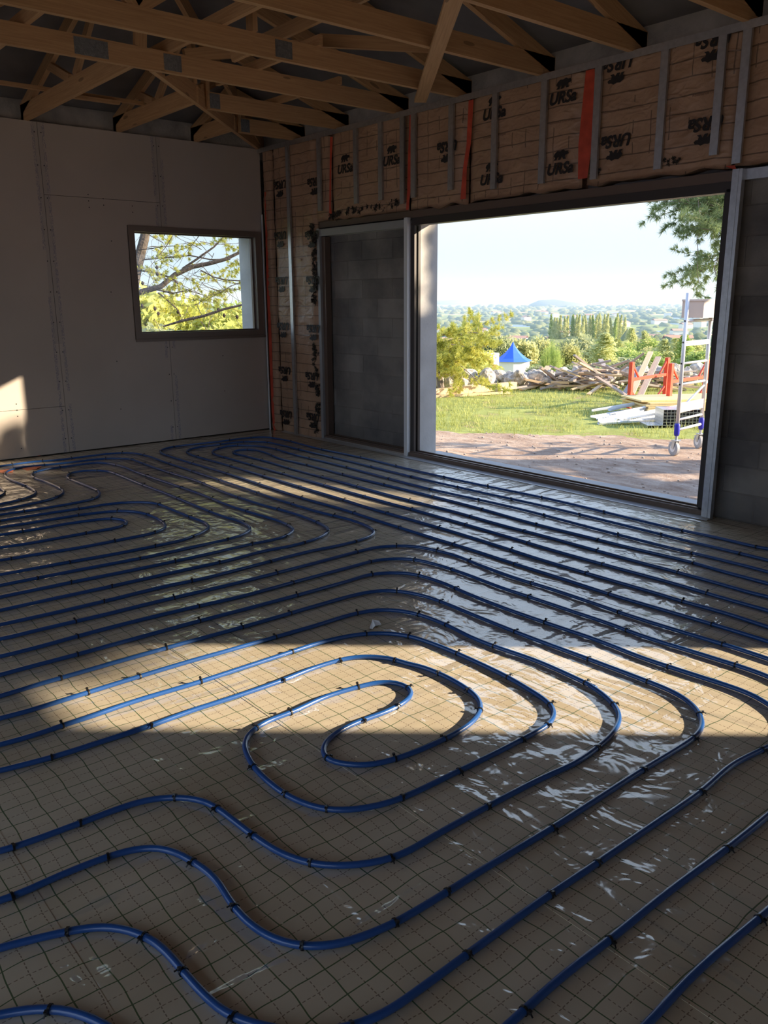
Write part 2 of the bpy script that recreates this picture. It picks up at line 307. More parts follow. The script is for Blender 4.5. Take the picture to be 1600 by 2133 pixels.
# ------------------------------------------------------------------ mesh builder
class MB:
    def __init__(s): s.v, s.f, s.uv = [], [], []
    def quad(s, pts, uv=None):
        i = len(s.v); s.v += [tuple(p) for p in pts]; s.f.append(tuple(range(i, i+len(pts))))
        s.uv += uv or [(0, 0)]*len(pts)
    def box(s, a, b):
        x0, y0, z0 = (min(a[i], b[i]) for i in range(3)); x1, y1, z1 = (max(a[i], b[i]) for i in range(3))
        s.bar((x0, (y0+y1)/2, (z0+z1)/2), (x1, (y0+y1)/2, (z0+z1)/2), y1-y0, z1-z0, Vector((0, 0, 1)))
        return s
    def bar(s, a, b, w, h, up=Vector((0, 0, 1)), uo=None):
        """rectangular bar from a to b, w across, h along up"""
        a, b = Vector(a), Vector(b); d = (b-a); L_ = d.length
        if L_ < 1e-9: return s
        d /= L_; side = d.cross(up)
        if side.length < 1e-6: side = d.cross(Vector((1, 0, 0)))
        side.normalize(); u = side.cross(d).normalized()
        o = uo if uo is not None else random.random()*9
        q = [(-1, -1), (1, -1), (1, 1), (-1, 1)]
        A = [a+side*(w/2*i)+u*(h/2*j) for i, j in q]; B = [b+side*(w/2*i)+u*(h/2*j) for i, j in q]
        for k in range(4):
            k2 = (k+1) % 4; vv = (w if k % 2 == 0 else h); t = o+k*0.31
            s.quad([A[k], B[k], B[k2], A[k2]], [(o, t), (o+L_, t), (o+L_, t+vv), (o, t+vv)])
        s.quad(A, [(o, 0), (o+w, 0), (o+w, h), (o, h)]); s.quad(B[::-1], [(o, 0), (o+w, 0), (o+w, h), (o, h)])
        return s
    def tube(s, pts, r, n=8, caps=True, closed=False):
        pts = [Vector(p) for p in pts]; R = r if isinstance(r, (list, tuple)) else [r]*len(pts)
        base = len(s.v); prev = None
        for i, p in enumerate(pts):
            t = (pts[min(i+1, len(pts)-1)]-pts[max(i-1, 0)])
            if t.length < 1e-9: t = Vector((0, 0, 1))
            t.normalize()
            if prev is None:
                prev = t.cross(Vector((0, 0, 1)) if abs(t.z) < 0.9 else Vector((1, 0, 0))).normalized()
            prev = (prev-t*prev.dot(t)).normalized(); bn = t.cross(prev)
            for k in range(n):
                a = 2*PI*k/n; s.v.append(tuple(p+(prev*math.cos(a)+bn*math.sin(a))*R[i]))
        for i in range(len(pts)-1):
            for k in range(n):
                a, b_ = base+i*n+k, base+i*n+(k+1) % n
                s.f.append((a, b_, b_+n, a+n)); s.uv += [(0, 0)]*4
        if caps:
            s.f.append(tuple(base+k for k in range(n))[::-1]); s.uv += [(0, 0)]*n
            e = base+(len(pts)-1)*n; s.f.append(tuple(e+k for k in range(n))); s.uv += [(0, 0)]*n
        return s
    def mesh(s, name, m, smooth=False):
        me = bpy.data.meshes.new(name); me.from_pydata(s.v, [], s.f)
        ul = me.uv_layers.new(name='UVMap'); flat = [c for t in s.uv for c in t]
        if len(flat) == len(ul.data)*2: ul.data.foreach_set('uv', flat)
        if m is not None: me.materials.append(M[m] if isinstance(m, str) else m)
        if smooth: me.polygons.foreach_set('use_smooth', [True]*len(me.polygons))
        me.update(); return me
    def build(s, name, m, parent=None, smooth=False, bevel=0):
        o = bpy.data.objects.new(name, s.mesh(name, m, smooth)); COL.objects.link(o)
        if parent: 
            o.parent = parent; o.matrix_parent_inverse = parent.matrix_basis.inverted()
        if bevel:
            bv = o.modifiers.new('bevel', 'BEVEL'); bv.width = bevel; bv.segments = 2; bv.limit_method = 'ANGLE'
        return o
def link(name, me, parent=None, loc=(0, 0, 0), rot=(0, 0, 0), sc=(1, 1, 1)):
    o = bpy.data.objects.new(name, me); COL.objects.link(o); o.location = loc; o.rotation_euler = rot; o.scale = sc
    if parent: o.parent = parent
    return o
def tag(o, label, cat, group=None, kind=None):
    o['label'] = label; o['category'] = cat
    if group: o['group'] = group
    if kind: o['kind'] = kind
    return o
def struct(o): o['kind'] = 'structure'; return o
def thing(name, label, cat, loc=(0, 0, 0), group=None):
    o = bpy.data.objects.new(name, None); COL.objects.link(o); o.location = loc; o.empty_display_size = 0.1
    return tag(o, label, cat, group)

# ================================================================== THE ROOM
H = 3.14; XR = 12.0; YF = -8.4
# floor slab
struct(MB().box((-0.3, YF-0.3, -0.35), (XR+0.3, 0.33, -0.012)).build('floor', 'ringbeam'))

def wall_boxes(name, m, axis, lo, hi, t0, t1, z1, holes):
    """wall running along axis from lo to hi, thickness t0..t1, holes (a,b,z0,z1)"""
    mb = MB(); cuts = sorted({lo, hi, *[h[0] for h in holes], *[h[1] for h in holes]})
    for a, b in zip(cuts, cuts[1:]):
        mid = (a+b)/2; hs = [h for h in holes if h[0] < mid < h[1]]; zs = [(-0.35, z1)]
        if hs:
            h = hs[0]; zs = [(z0, z_) for z0, z_ in ((-0.35, h[2]), (h[3], z1)) if z_-z0 > 0.001]
        for z0, z_ in zs:
            if axis == 0: mb.box((a, t0, z0), (b, t1, z_))
            else: mb.box((t0, a, z0), (t1, b, z_))
    return struct(mb.build(name, m))
# right wall: blockwork with the wide bay and, out of view, a doorway
wall_boxes('wall_right', 'block', 0, -0.35, XR+0.3, 0.12, 0.33, 3.36, [(2.53, 5.555, -0.02, 2.235), (8.76, 9.99, -0.02, 2.165)])
wl = wall_boxes('wall_left', 'block', 1, YF-0.3, 0.33, -0.34, -0.13, 3.36, [(-1.60, -0.11, 1.14, 2.23)])
wall_boxes('wall_rear', 'plaster_rear', 1, YF-0.3, 0.12, XR, XR+0.3, 4.6, [])
wall_boxes('wall_front', 'plaster_rear', 0, -0.35, XR, YF-0.3, YF, 3.36, [(0.9, 5.0, 0.0, 2.5), (5.6, 11.3, 0.0, 2.5)])  # unseen wall; its wide openings are added to let in fill light

# plasterboard sheets with seams, on the left wall
sheets = [(-1.240, -0.004, 2.262, H), (-1.240, -0.004, 0.01, 1.111), (-0.040, -0.004, 1.111, 2.262),
          (-2.428, -1.244, 2.502, H), (-2.428, -1.626, 0.01, 2.498), (-1.626, -1.244, 2.262, 2.498), (-1.626, -1.244, 0.01, 1.111),
          (-3.628, -2.432, 0.482, H), (-3.628, -2.432, 0.01, 0.478), (-4.828, -3.632, 0.01, 2.5), (-4.828, -3.632, 2.504, H),
          (-6.02, -4.832, 0.01, H), (-7.22, -6.024, 0.01, H), (-8.38, -7.224, 0.01, H)]
for y0, y1, z0, z1 in sheets:
    o = MB().box((-0.014, y0, z0), (0, y1, z1)).build('plasterboard_sheet', 'board', wl)
sc_ = MB(); random.seed(3)
for y0 in (-1.27, -1.215, -2.46, -2.40, -3.6):
    for k in range(11): sc_.tube([(0.0002, y0, 0.15+k*0.29), (0.0012, y0, 0.15+k*0.29)], 0.006, 6)
for y, z in ((-1.85, 2.5), (-1.85, 2.44), (-2.0, 2.53), (-2.0, 2.47), (-2.0, 2.41), (-1.55, 2.45), (-1.55, 2.39), (-0.6, 0.9), (-0.6, 0.5), (-1.85, 0.9), (-1.85, 0.4), (-1.85, 1.6), (-1.8, 2.1), (-2.9, 0.42), (-2.9, 0.54), (-2.9, 0.48), (-2.9, 0.1)):
    sc_.tube([(0.0002, y, z), (0.0012, y, z)], 0.006, 6)
sc_.build('screw_heads', 'black', wl)['kind'] = 'stuff'
# concrete ring beam on the wall heads
struct(MB().box((-0.28, YF, H-0.1), (-0.075, 0.12, 3.33)).build('trim_1', 'ringbeam'))
struct(MB().box((-0.28, 0.118, H-0.1), (XR, 0.27, 3.38)).build('trim_2', 'ringbeam'))
# smooth concrete reveals of the bay
rv = MB(); rv.box((2.50, 0.121, -0.1), (2.534, 0.345, 2.24)); rv.box((5.550, 0.121, -0.1), (5.585, 0.345, 2.24)); rv.box((2.5, 0.121, 2.23), (5.585, 0.345, 2.26))
rv.box((2.5, 0.155, -0.2), (5.585, 0.42, 0.012))
struct(rv.build('trim_3', 'concrete'))
# window reveals outside
rv = MB(); rv.box((-0.36, -0.112, 1.12), (-0.06, -0.08, 2.25)); rv.box((-0.36, -1.63, 1.12), (-0.06, -1.60, 2.25)); rv.box((-0.36, -1.63, 2.225), (-0.06, -0.08, 2.26)); rv.box((-0.40, -1.63, 1.10), (-0.06, -0.08, 1.145))
struct(rv.build('trim_4', 'concrete'))

# ------------------------------------------------------------------ ceiling (underside of a hipped roof)
S = 0.33; Z0 = 3.36; OV = 0.45
def rz(d): return Z0+S*d
RD = -YF/2
M['membrane'] = mat('dark roof membrane', (0.17, 0.16, 0.165), 0.75, nscale=2.5, namp=0.25, bump=0.25, bscale=3)
cm = MB(); e = OV
a0 = (-e, e, rz(-e)); b0 = (XR+e, e, rz(-e)); c0 = (XR+e, YF-e, rz(-e)); d0 = (-e, YF-e, rz(-e)); r0 = (RD, -RD, rz(RD)); r1 = (XR+e, -RD, rz(RD))
for t in (0, 0.05):
    up = lambda p: (p[0], p[1], p[2]+t)
    cm.quad([up(a0), up(b0), up(r1), up(r0)]); cm.quad([up(c0), up(d0), up(r0), up(r1)]); cm.quad([up(d0), up(a0), up(r0)])
struct(cm.build('ceiling', 'membrane'))

# ------------------------------------------------------------------ floor film sheets
ys = [0.10, -0.955, -1.925, -2.955, -3.885, -4.87, -5.85, -6.85, -8.4]
labs = ['printed clear film strip along the foot of the wide bay', 'printed film strip second from the bay, under parallel blue pipes', 'printed film strip third from the bay, reflecting pale sky',
        'printed film strip holding the sunlit pipe loops', 'printed film strip in the foreground, below the pipe loops', 'printed film strip at the left edge of the pipe bends', 'printed film strip beyond the left edge of the pipes', 'last printed film strip, along the unseen wall with added openings']
for k in range(8):
    mb = MB(); z = 0.0 if k % 2 else -0.0012
    mb.box((0.0, ys[k+1]-0.006, -0.011), (XR, ys[k], z))
    o = mb.build('printed_film', 'filmB' if k < 4 else 'filmA'); tag(o, labs[k], 'floor film', 'printed film strips covering the floor insulation')
# raised film edge folded against the threshold
eb = MB(); n = 60
for i in range(n):
    x0 = 0.3+i*(5.7-0.3)/n; x1 = 0.3+(i+1)*(5.7-0.3)/n
    eb.quad([(x0, -0.055, 0.002), (x1, -0.055, 0.002), (x1, 0.003, 0.016), (x0, 0.003, 0.016)])
    
tag(eb.build('edge_strip', mat('pale edge film', (0.50, 0.50, 0.50), 0.4, coat=0.6)), 'pale film edge strip turned up along the bay threshold', 'edge strip')

# ------------------------------------------------------------------ heating pipes, traced run by run on the floor
def T(x0, y0, s, *p): return [(x0+a/s, y0+b/s) for a, b in p]
PIPES = []
def pipe(label, pts, ties=None, group='blue underfloor heating pipes'): PIPES.append((label, pts, ties, group))
T1 = (0, 900, 5.3333); T1b = (0, 900, 4); T2 = (250, 890, 4); T3 = (550, 890, 4); T4 = (0, 1080, 4); T5 = (400, 1050, 4); T6 = (0, 1320, 4); T7 = (400, 1300, 4)
T8 = (800, 940, 4); U1 = (1200, 1040, 4); U2 = (700, 1120, 4); U3 = (1000, 1150, 4); U4 = (1200, 1250, 4); U5 = (800, 1380, 4); V0 = (0, 1600, 2); V1 = (1000, 1500, 2.6667); V2 = (800, 1500, 2); V3 = (450, 1500, 2.6667)
EXT = lambda v: [(1700, v)]
s1 = T(*T2, (1200, 82), (1370, 108)) + T(*T3, (170, 105), (440, 175), (840, 258), (1210, 350)) + T(*T8, (720, 262), (1390, 400)) + T(*U1, (780, 235), (1200, 325), (1520, 400)) + [(1600, 1143), (1700, 1170)]
s2 = T(*T2, (1200, 122), (1340, 148)) + T(*T3, (140, 148), (410, 213), (740, 290), (1180, 400)) + T(*T8, (180, 200), (710, 320), (1380, 467)) + T(*U1, (530, 247), (950, 352), (1310, 437)) + [(1600, 1167), (1700, 1194)]
s3 = T(*T2, (1200, 162)) + T(*T3, (300, 240), (590, 308), (870, 382)) + T(*T8, (280, 290), (610, 365), (890, 425), (1170, 490)) + T(*U1, (210, 258), (550, 345), (810, 410), (1110, 480)) + [(1600, 1191), (1700, 1219)]
s4 = T(*T2, (1200, 207)) + T(*T3, (130, 260), (365, 315), (770, 422)) + T(*T8, (330, 358), (600, 425), (840, 488), (1200, 590)) + T(*U1, (160, 330), (480, 410), (900, 508), (1240, 605)) + [(1600, 1215.5), (1700, 1244)]
s5 = T(*T2, (1200, 279)) + T(*T3, (260, 355), (620, 450)) + T(*T8, (0, 355), (330, 440), (590, 505), (1000, 620), (1310, 700)) + T(*U1, (540, 527), (820, 600), (1200, 705), (1500, 790)) + [(1600, 1243), (1700, 1273)]
s6 = T(*T2, (1225, 350)) + T(*T3, (370, 445), (830, 575)) + T(*T8, (320, 508), (820, 650), (1050, 717), (1480, 845)) + T(*U1, (370, 580), (800, 697), (1200, 815), (1465, 890)) + [(1600, 1272), (1700, 1303)]
s7 = T(*T2, (1180, 400)) + T(*T3, (370, 518), (640, 598), (910, 683)) + T(*T8, (490, 645), (960, 790), (1300, 900)) + T(*U1, (330, 685), (660, 780), (890, 850), (1250, 950)) + [(1600, 1306), (1700, 1338)]
s8 = T(*T2, (1190, 483)) + T(*T3, (370, 605), (640, 680), (920, 770)) + T(*T8, (400, 720), (690, 808), (960, 895), (1160, 960)) + T(*U3, (350, 115), (650, 210), (1130, 365)) + T(*U4, (810, 105), (1200, 220)) + [(1600, 1336), (1700, 1369)]
pipe('outermost long hairpin of blue pipe, nearest the bay threshold', s1[::-1]+T(*T2, (1040, 90), (830, 118), (640, 138), (460, 160), (370, 178), (335, 198), (350, 218), (400, 237), (550, 285), (860, 375), (1090, 450))+s8)
pipe('second long hairpin of blue pipe in from the bay threshold', s2[::-1]+T(*T2, (1000, 122), (820, 145), (690, 160), (600, 178), (560, 195), (560, 212), (610, 235), (840, 300), (1010, 350))+s7)
pipe('third long hairpin of blue pipe in from the bay threshold', s3[::-1]+T(*T2, (1050, 152), (930, 153), (800, 183), (768, 203), (790, 225), (900, 257), (1050, 300))+s6)
pipe('innermost long hairpin of blue pipe near the far corner', s4[::-1]+T(*T2, (1100, 187), (1010, 187), (950, 200), (945, 215), (1040, 238), (1110, 258))+s5)

s9r = T(*T3, (130, 603), (490, 715), (700, 765), (840, 815), (905, 850), (915, 885), (865, 918), (630, 985), (400, 1030)) + T(*T5, (430, 535), (85, 622)) + T(*T4, (1380, 565), (900, 682), (480, 780), (0, 885), (-300, 950))
s9l = T(*T1, (-300, 410), (0, 378), (240, 347), (400, 328), (610, 313), (980, 268), (1210, 240), (1450, 232)) + T(*T2, (250, 245), (365, 287), (480, 325), (820, 437), (1070, 520), (1330, 607))
pipe('blue pipe whose bend reaches furthest right, running back along the boarded wall', s9l+s9r)
pipe('blue pipe bending just left of the furthest-right bend, kinked by the lit wall', [(-70, 1062)]+T(*T1, (0, 800), (130, 775), (310, 725), (385, 690), (400, 665), (380, 645), (280, 590), (160, 545), (80, 505), (55, 480), (70, 445), (145, 412), (230, 392), (350, 380), (710, 345), (1000, 310), (1200, 293), (1450, 300))
     + T(*T2, (140, 282), (300, 340), (480, 398), (620, 440), (880, 545), (1200, 650)) + T(*T3, (240, 715), (440, 790), (520, 830), (540, 855), (520, 885), (460, 920), (245, 985), (0, 1032))
     + T(*T5, (280, 475), (0, 535)) + T(*T4, (1240, 495), (895, 572), (400, 678), (0, 765), (-300, 830)))
pipe('blue pipe with the third bend counted from the right of the far-left nest', [(-70, 1072)]+T(*T1, (0, 860), (110, 843), (420, 780), (570, 745), (680, 698), (705, 670), (690, 635), (600, 590), (500, 548), (400, 515), (355, 490), (355, 470), (390, 445), (540, 408), (670, 390), (790, 375), (950, 352), (1090, 340), (1200, 347), (1370, 385), (1480, 430))
     + T(*T2, (110, 365), (240, 410), (450, 480), (680, 560), (920, 655)) + T(*T5, (560, 90), (740, 145), (810, 180), (845, 208), (820, 245), (730, 285), (515, 330), (70, 430)) + T(*T4, (1155, 420), (655, 520), (20, 650), (-300, 715)))
pipe('blue pipe with a small rounded kink far left and a bend in the olive reflection', [(-70, 1087)]+T(*T1, (0, 918), (400, 860), (735, 805), (920, 770), (1060, 735), (1105, 695), (1095, 655), (1060, 635), (950, 590), (850, 550), (780, 522), (745, 500), (755, 475), (800, 450), (870, 437), (1060, 425), (1200, 437), (1290, 465), (1450, 530))
     + T(*T2, (205, 485), (380, 550), (660, 665), (885, 750), (1040, 790)) + T(*T5, (290, 105), (400, 145), (470, 180), (485, 215), (440, 248), (350, 280), (0, 360)) + T(*T4, (1240, 318), (690, 422), (10, 555), (-300, 617)))
pipe('blue pipe with the light-blue top that ends in a single bend left of centre', [(-70, 1098)]+T(*T1, (0, 985), (590, 893), (960, 840), (1200, 800), (1460, 780)) + T(*T2, (100, 625), (200, 625), (300, 635), (400, 672), (580, 745), (710, 795)) + T(*T5, (100, 155), (140, 180), (130, 205), (80, 240), (0, 270)) + T(*T4, (1550, 172), (1065, 275), (465, 383), (0, 468), (-300, 520)))
pipe('second smallest far-left hairpin of blue pipe', [(-70, 1110)]+T(*T1, (0, 1058), (360, 1005), (650, 958), (970, 910), (1300, 877), (1460, 880)) + T(*T1b, (1200, 678), (1290, 710), (1355, 748), (1380, 785), (1345, 818), (1240, 850), (1025, 893), (650, 965), (280, 1023), (0, 1068), (-260, 1110)))
pipe('smallest far-left hairpin of blue pipe', [(-70, 1125)]+T(*T1b, (0, 857), (370, 797), (600, 757), (830, 728), (930, 720), (1010, 728), (1058, 745), (1055, 765), (980, 795), (840, 820), (570, 868), (235, 928), (0, 962), (-260, 1000)))
pipe('short stub of blue pipe at the left edge, under the lit wall', [(-60, 995), (-20, 1006)]+T(*T1, (10, 625), (45, 652), (50, 672), (20, 700), (-60, 730), (-300, 770)))

pipe('outermost arch of blue pipe over the central loops', T(*T4, (-260, 1050), (0, 1005), (400, 910), (815, 815), (1200, 720)) + T(*T5, (0, 745), (315, 672), (915, 520), (1440, 382)) + T(*U2, (240, 103), (360, 78), (480, 70), (640, 72), (820, 103), (1000, 150), (1190, 225), (1500, 338)) + T(*U3, (560, 297), (900, 410), (1280, 540)) + T(*U4, (1000, 300), (1330, 400), (1600, 490))
     + [(1730, 1418), (1870, 1500), (1900, 1600), (1800, 1730), (1690, 1826)] + T(*V1, (1600, 1058), (1540, 1110), (1200, 1400), (930, 1688)) + [(1280, 2200)],
     [(1577, 1916)])
pipe('second arch of blue pipe over the central loops, exiting at the lower right', T(*T6, (-260, 245), (0, 190), (330, 108), (650, 20)) + T(*T4, (1000, 888), (1355, 800)) + T(*T5, (0, 862), (400, 772), (920, 632), (1330, 522)) + T(*U2, (140, 238), (330, 190), (510, 175), (680, 187), (860, 230), (1100, 310), (1390, 420)) + T(*U3, (410, 372), (760, 490), (1060, 590), (1350, 697), (1560, 765)) + T(*U4, (760, 365), (1100, 470), (1600, 637))
     + [(1690, 1458), (1740, 1520), (1700, 1610)] + T(*V1, (1600, 530), (1370, 715), (1040, 960), (720, 1220), (450, 1430), (170, 1680)) + [(930, 2240), (700, 2320), (450, 2290), (310, 2200)] + T(*V0, (430, 1066), (330, 1022), (220, 1000), (110, 1000), (0, 1027)) + [(-80, 2130)],
     [(1514, 1770), (1270, 1957), (1100, 2105), (110, 2100)])
pipe('third arch of blue pipe, with an S-bend in the lower left foreground', T(*T6, (-260, 405), (0, 345), (75, 322), (690, 160), (1230, 12)) + T(*T5, (0, 990), (345, 900), (820, 775), (1290, 645)) + T(*U2, (85, 362), (270, 310), (450, 293), (620, 300), (860, 365), (1120, 475), (1400, 585)) + T(*U3, (200, 460), (600, 605), (1000, 742)) + T(*U4, (190, 343), (550, 480), (960, 615), (1370, 750), (1500, 805), (1600, 868))
     + [(1632, 1490), (1640, 1520), (1622, 1545)] + T(*V1, (1600, 150), (1400, 250), (1225, 400), (950, 590), (650, 795), (330, 1010), (0, 1250)) + T(*V2, (150, 1120)) + [(800, 2112), (730, 2140), (620, 2152)] + T(*V0, (1060, 1066), (965, 1040), (880, 975), (765, 850), (700, 770), (610, 700), (500, 665), (400, 660), (280, 680), (130, 715), (0, 748)) + [(-80, 2000)],
     [(1592, 1562), (1459, 1650), (1244, 1798), (1148, 1862), (975, 1985), (482, 2122), (380, 2026), (303, 1955), (140, 1941), (740, 2130)])
pipe('fourth arch of blue pipe, turning at the right and making the middle S-bend', T(*T6, (-260, 585), (0, 520), (250, 443), (555, 355), (1000, 228), (1385, 120)) + T(*T5, (0, 1140), (455, 1015), (1095, 830), (1390, 750)) + T(*U2, (150, 465), (350, 443), (540, 448), (750, 490), (920, 550), (1090, 620), (1550, 805)) + T(*U3, (350, 690), (900, 890), (1390, 1075)) + T(*U4, (590, 675), (820, 770), (960, 860), (1030, 950), (1062, 1030), (1040, 1090), (980, 1150), (780, 1280), (580, 1400))
     + T(*V1, (900, 285), (650, 440), (400, 600), (0, 840)) + T(*V2, (265, 715), (45, 845)) + T(*V0, (1600, 665), (1430, 730), (1260, 745), (1110, 700), (1030, 640), (975, 580), (890, 450), (805, 390), (720, 345), (640, 328), (560, 335), (445, 370), (230, 455), (55, 535)) + [(-60, 1893)],
     [(1225, 1372), (1348, 1418), (1461, 1489), (1444, 1537), (1337, 1606), (1150, 1726), (933, 1858), (823, 1922), (629, 1971), (486, 1890), (403, 1797), (222, 1786), (27, 1867), (551, 1335), (655, 1304), (346, 1352)])
pipe('fifth arch of blue pipe, turning at the right and making the upper S-bend', T(*T6, (-260, 770), (0, 705), (230, 645), (460, 575), (700, 500), (1165, 355)) + T(*T7, (0, 305), (270, 230), (600, 135), (1020, 15)) + T(*T5, (1370, 910)) + T(*U2, (175, 628), (380, 600), (540, 610), (690, 640), (920, 725), (1130, 830), (1320, 905)) + T(*U3, (130, 785), (480, 910), (870, 1085), (1000, 1150)) + T(*U4, (70, 685), (180, 750), (290, 840), (340, 900), (365, 970), (350, 1040), (290, 1130), (170, 1235), (0, 1355))
     + T(*V1, (350, 320), (40, 480)) + T(*V2, (240, 465), (35, 575)) + T(*V0, (1600, 385), (1430, 407), (1295, 398), (1170, 355), (1055, 280), (910, 170), (850, 135), (730, 120), (600, 135), (330, 230), (60, 328)) + [(-60, 1788)],
     [(1031, 1346), (1216, 1422), (1284, 1470), (1240, 1560), (1013, 1682), (818, 1786), (648, 1799), (525, 1741), (455, 1686), (365, 1661), (165, 1715), (32, 1764), (745, 1277), (873, 1280), (932, 1302), (291, 1410), (139, 1409)])
pipe('innermost spiral of blue pipe lit by the sun patch', T(*T6, (-260, 990), (0, 925), (280, 847), (520, 765), (800, 675), (1100, 570)) + T(*T7, (70, 480), (300, 405), (560, 320), (835, 230), (1000, 175), (1200, 120), (1450, 80)) + T(*U2, (250, 795), (430, 797), (610, 820), (800, 880), (990, 955), (1430, 1160)) + T(*U5, (1020, 125), (1200, 220), (1330, 300), (1400, 355), (1425, 430), (1380, 510), (1150, 640), (900, 770), (620, 905), (160, 1125))
     + T(*V3, (1050, 430), (900, 475), (740, 500), (610, 497), (480, 460), (380, 410), (210, 260), (155, 130), (170, 82), (220, 40)) + T(*T7, (620, 810), (830, 735), (1100, 610), (1380, 525), (1500, 495)) + T(*U5, (0, 155), (110, 165), (190, 195), (230, 228), (235, 265), (180, 330), (100, 370), (0, 420))
     + T(*T7, (1420, 800), (1200, 905), (1100, 990), (1075, 1060), (1110, 1130), (1300, 1170)) + [(765, 1594)] + T(*V3, (1000, 215), (1270, 105)) + T(*U5, (720, 510), (790, 430), (820, 370), (780, 290), (710, 230), (600, 160), (460, 90), (300, 30), (150, 0))
     + T(*U2, (500, 1015), (300, 990), (150, 995)) + T(*T7, (1230, 300), (1000, 370), (750, 470), (300, 625), (0, 720)) + T(*T6, (1260, 765), (860, 895), (430, 1030), (0, 1140), (-260, 1205)),
     [(608, 1358), (763, 1321), (853, 1325), (949, 1361), (1057, 1412), (1152, 1470), (1140, 1510), (1087, 1541), (955, 1607), (842, 1662), (679, 1687), (593, 1655), (528, 1597), (536, 1514), (608, 1484), (747, 1429), (848, 1431), (826, 1473), (755, 1501), (678, 1580), (826, 1580), (922, 1540), (1002, 1482), (977, 1436), (915, 1404), (826, 1374), (708, 1377), (588, 1417), (315, 1510), (109, 1575), (130, 1512), (419, 1418)])

# one tie: a black band round the pipe with a short tail
tie = MB(); n = 14
for k in range(n):
    a0_, a1_ = 2*PI*k/n, 2*PI*(k+1)/n
    for x0, x1, r0_, r1_ in ((-0.0032, 0.0032, 0.0122, 0.0122),):
        p = lambda x, r, a: (x, r*math.cos(a), r*math.sin(a))
        tie.quad([p(x0, 0.0122, a0_), p(x1, 0.0122, a0_), p(x1, 0.0122, a1_), p(x0, 0.0122, a1_)])
        tie.quad([p(x0, 0.0102, a0_), p(x0, 0.0122, a0_), p(x0, 0.0122, a1_), p(x0, 0.0102, a1_)])
        tie.quad([p(x1, 0.0102, a0_), p(x1, 0.0122, a0_), p(x1, 0.0122, a1_), p(x1, 0.0102, a1_)])
tie.box((-0.004, 0.009, 0.007), (0.004, 0.017, 0.014)); tie.bar((0, 0.013, 0.010), (0.002, 0.024, 0.004), 0.003, 0.0025)
TIE = tie.mesh('cable_tie', 'black')
PR = 0.0098
def catmull(P, step=0.02):
    out = []
    n = len(P)
    for i in range(n-1):
        p0, p1, p2, p3 = P[max(i-1, 0)], P[i], P[i+1], P[min(i+2, n-1)]
        # centripetal
        def tj(t, a, b): return t+max((b-a).length, 1e-6)**0.5
        if i == 0: p0 = p1*2-p2
        if i == n-2: p3 = p2*2-p1
        t0 = 0; t1 = tj(t0, p0, p1); t2 = tj(t1, p1, p2); t3 = tj(t2, p2, p3)
        m = max(2, int((p2-p1).length/step))
        for k in range(m):
            t = t1+(t2-t1)*k/m
            A1 = p0*((t1-t)/(t1-t0))+p1*((t-t0)/(t1-t0)); A2 = p1*((t2-t)/(t2-t1))+p2*((t-t1)/(t2-t1)); A3 = p2*((t3-t)/(t3-t2))+p3*((t-t2)/(t3-t2))
            B1 = A1*((t2-t)/(t2-t0))+A2*((t-t0)/(t2-t0)); B2 = A2*((t3-t)/(t3-t1))+A3*((t-t1)/(t3-t1))
            out.append(B1*((t2-t)/(t2-t1))+B2*((t-t1)/(t2-t1)))
    out.append(P[-1]); return out
for label, pts, ties, grp in PIPES:
    W = []
    for u, v in pts:
        p = on(u, v, 2, PR)
        p.y = min(p.y, -0.03)
        if not W or (p-W[-1]).length > 0.03: W.append(p)
    C = catmull(W)
    for _ in range(6):                                             # iron out tracing wobble
        C = [C[0]]+[C[i]*0.5+(C[i-1]+C[i+1])*0.25 for i in range(1, len(C)-1)]+[C[-1]]
    o = MB().tube(C, PR, 10).build('heating_pipe', 'pipe', smooth=True)
    tag(o, label, 'pipe', grp)
    if ties: idx = [min(range(len(C)), key=lambda i: (C[i]-on(u, v, 2, PR)).length) for u, v in ties]
    else: idx = []
    have = set(idx); last = -99; acc = random.uniform(0.1, 0.5)
    for i in range(1, len(C)-1):
        acc -= (C[i]-C[i-1]).length
        if acc < 0:
            near = any(abs(i-j)*0.02 < 0.30 for j in have)
            i2 = min(i+12, len(C)-1); d1 = (C[i]-C[i-1]); d2 = (C[i2]-C[i2-1])
            bend = d1.angle(d2, 0) if d1.length and d2.length else 0
            acc = 0.27 if bend > 0.25 else random.uniform(0.48, 0.66)
            if not near: idx.append(i)
    idx = sorted(set(idx))[:98]
    for i in idx:
        i = min(max(i, 1), len(C)-2); d = (C[i+1]-C[i-1]); 
        tilt = random.uniform(-0.15, 0.15)
        link('cable_tie', TIE, o, C[i], (random.uniform(-0.5, 0.5), 0, math.atan2(d.y, d.x)+tilt))

def scrap(name, pts, m, label, cat, z=0.004):
    P_ = [on(u, v, 2, z+0.004*(i % 2)) for i, (u, v) in enumerate(pts)]; Q_ = [p+Vector((0, 0, 0.002)) for p in P_]; mb = MB(); n_ = len(P_)
    mb.quad(P_[::-1]); mb.quad(Q_)
    for i in range(n_): mb.quad([P_[i], P_[(i+1) % n_], Q_[(i+1) % n_], Q_[i]])
    return tag(mb.build(name, m), label, cat)
scrap('film_scrap', [(770, 1309), (776, 1291), (790, 1294), (794, 1301), (782, 1304), (776, 1310)], mat('white scrap', (0.8, 0.82, 0.88), 0.4), 'small torn white film scrap between the central pipe arches', 'scrap')
scrap('film_scrap', [(797, 1312), (812, 1311), (826, 1316), (818, 1318), (806, 1315)], M['alu'], 'thin curled white scrap right of the torn film scrap', 'scrap')
M['marker'] = mat('orange marking paint', (0.85, 0.25, 0.12), 0.6)
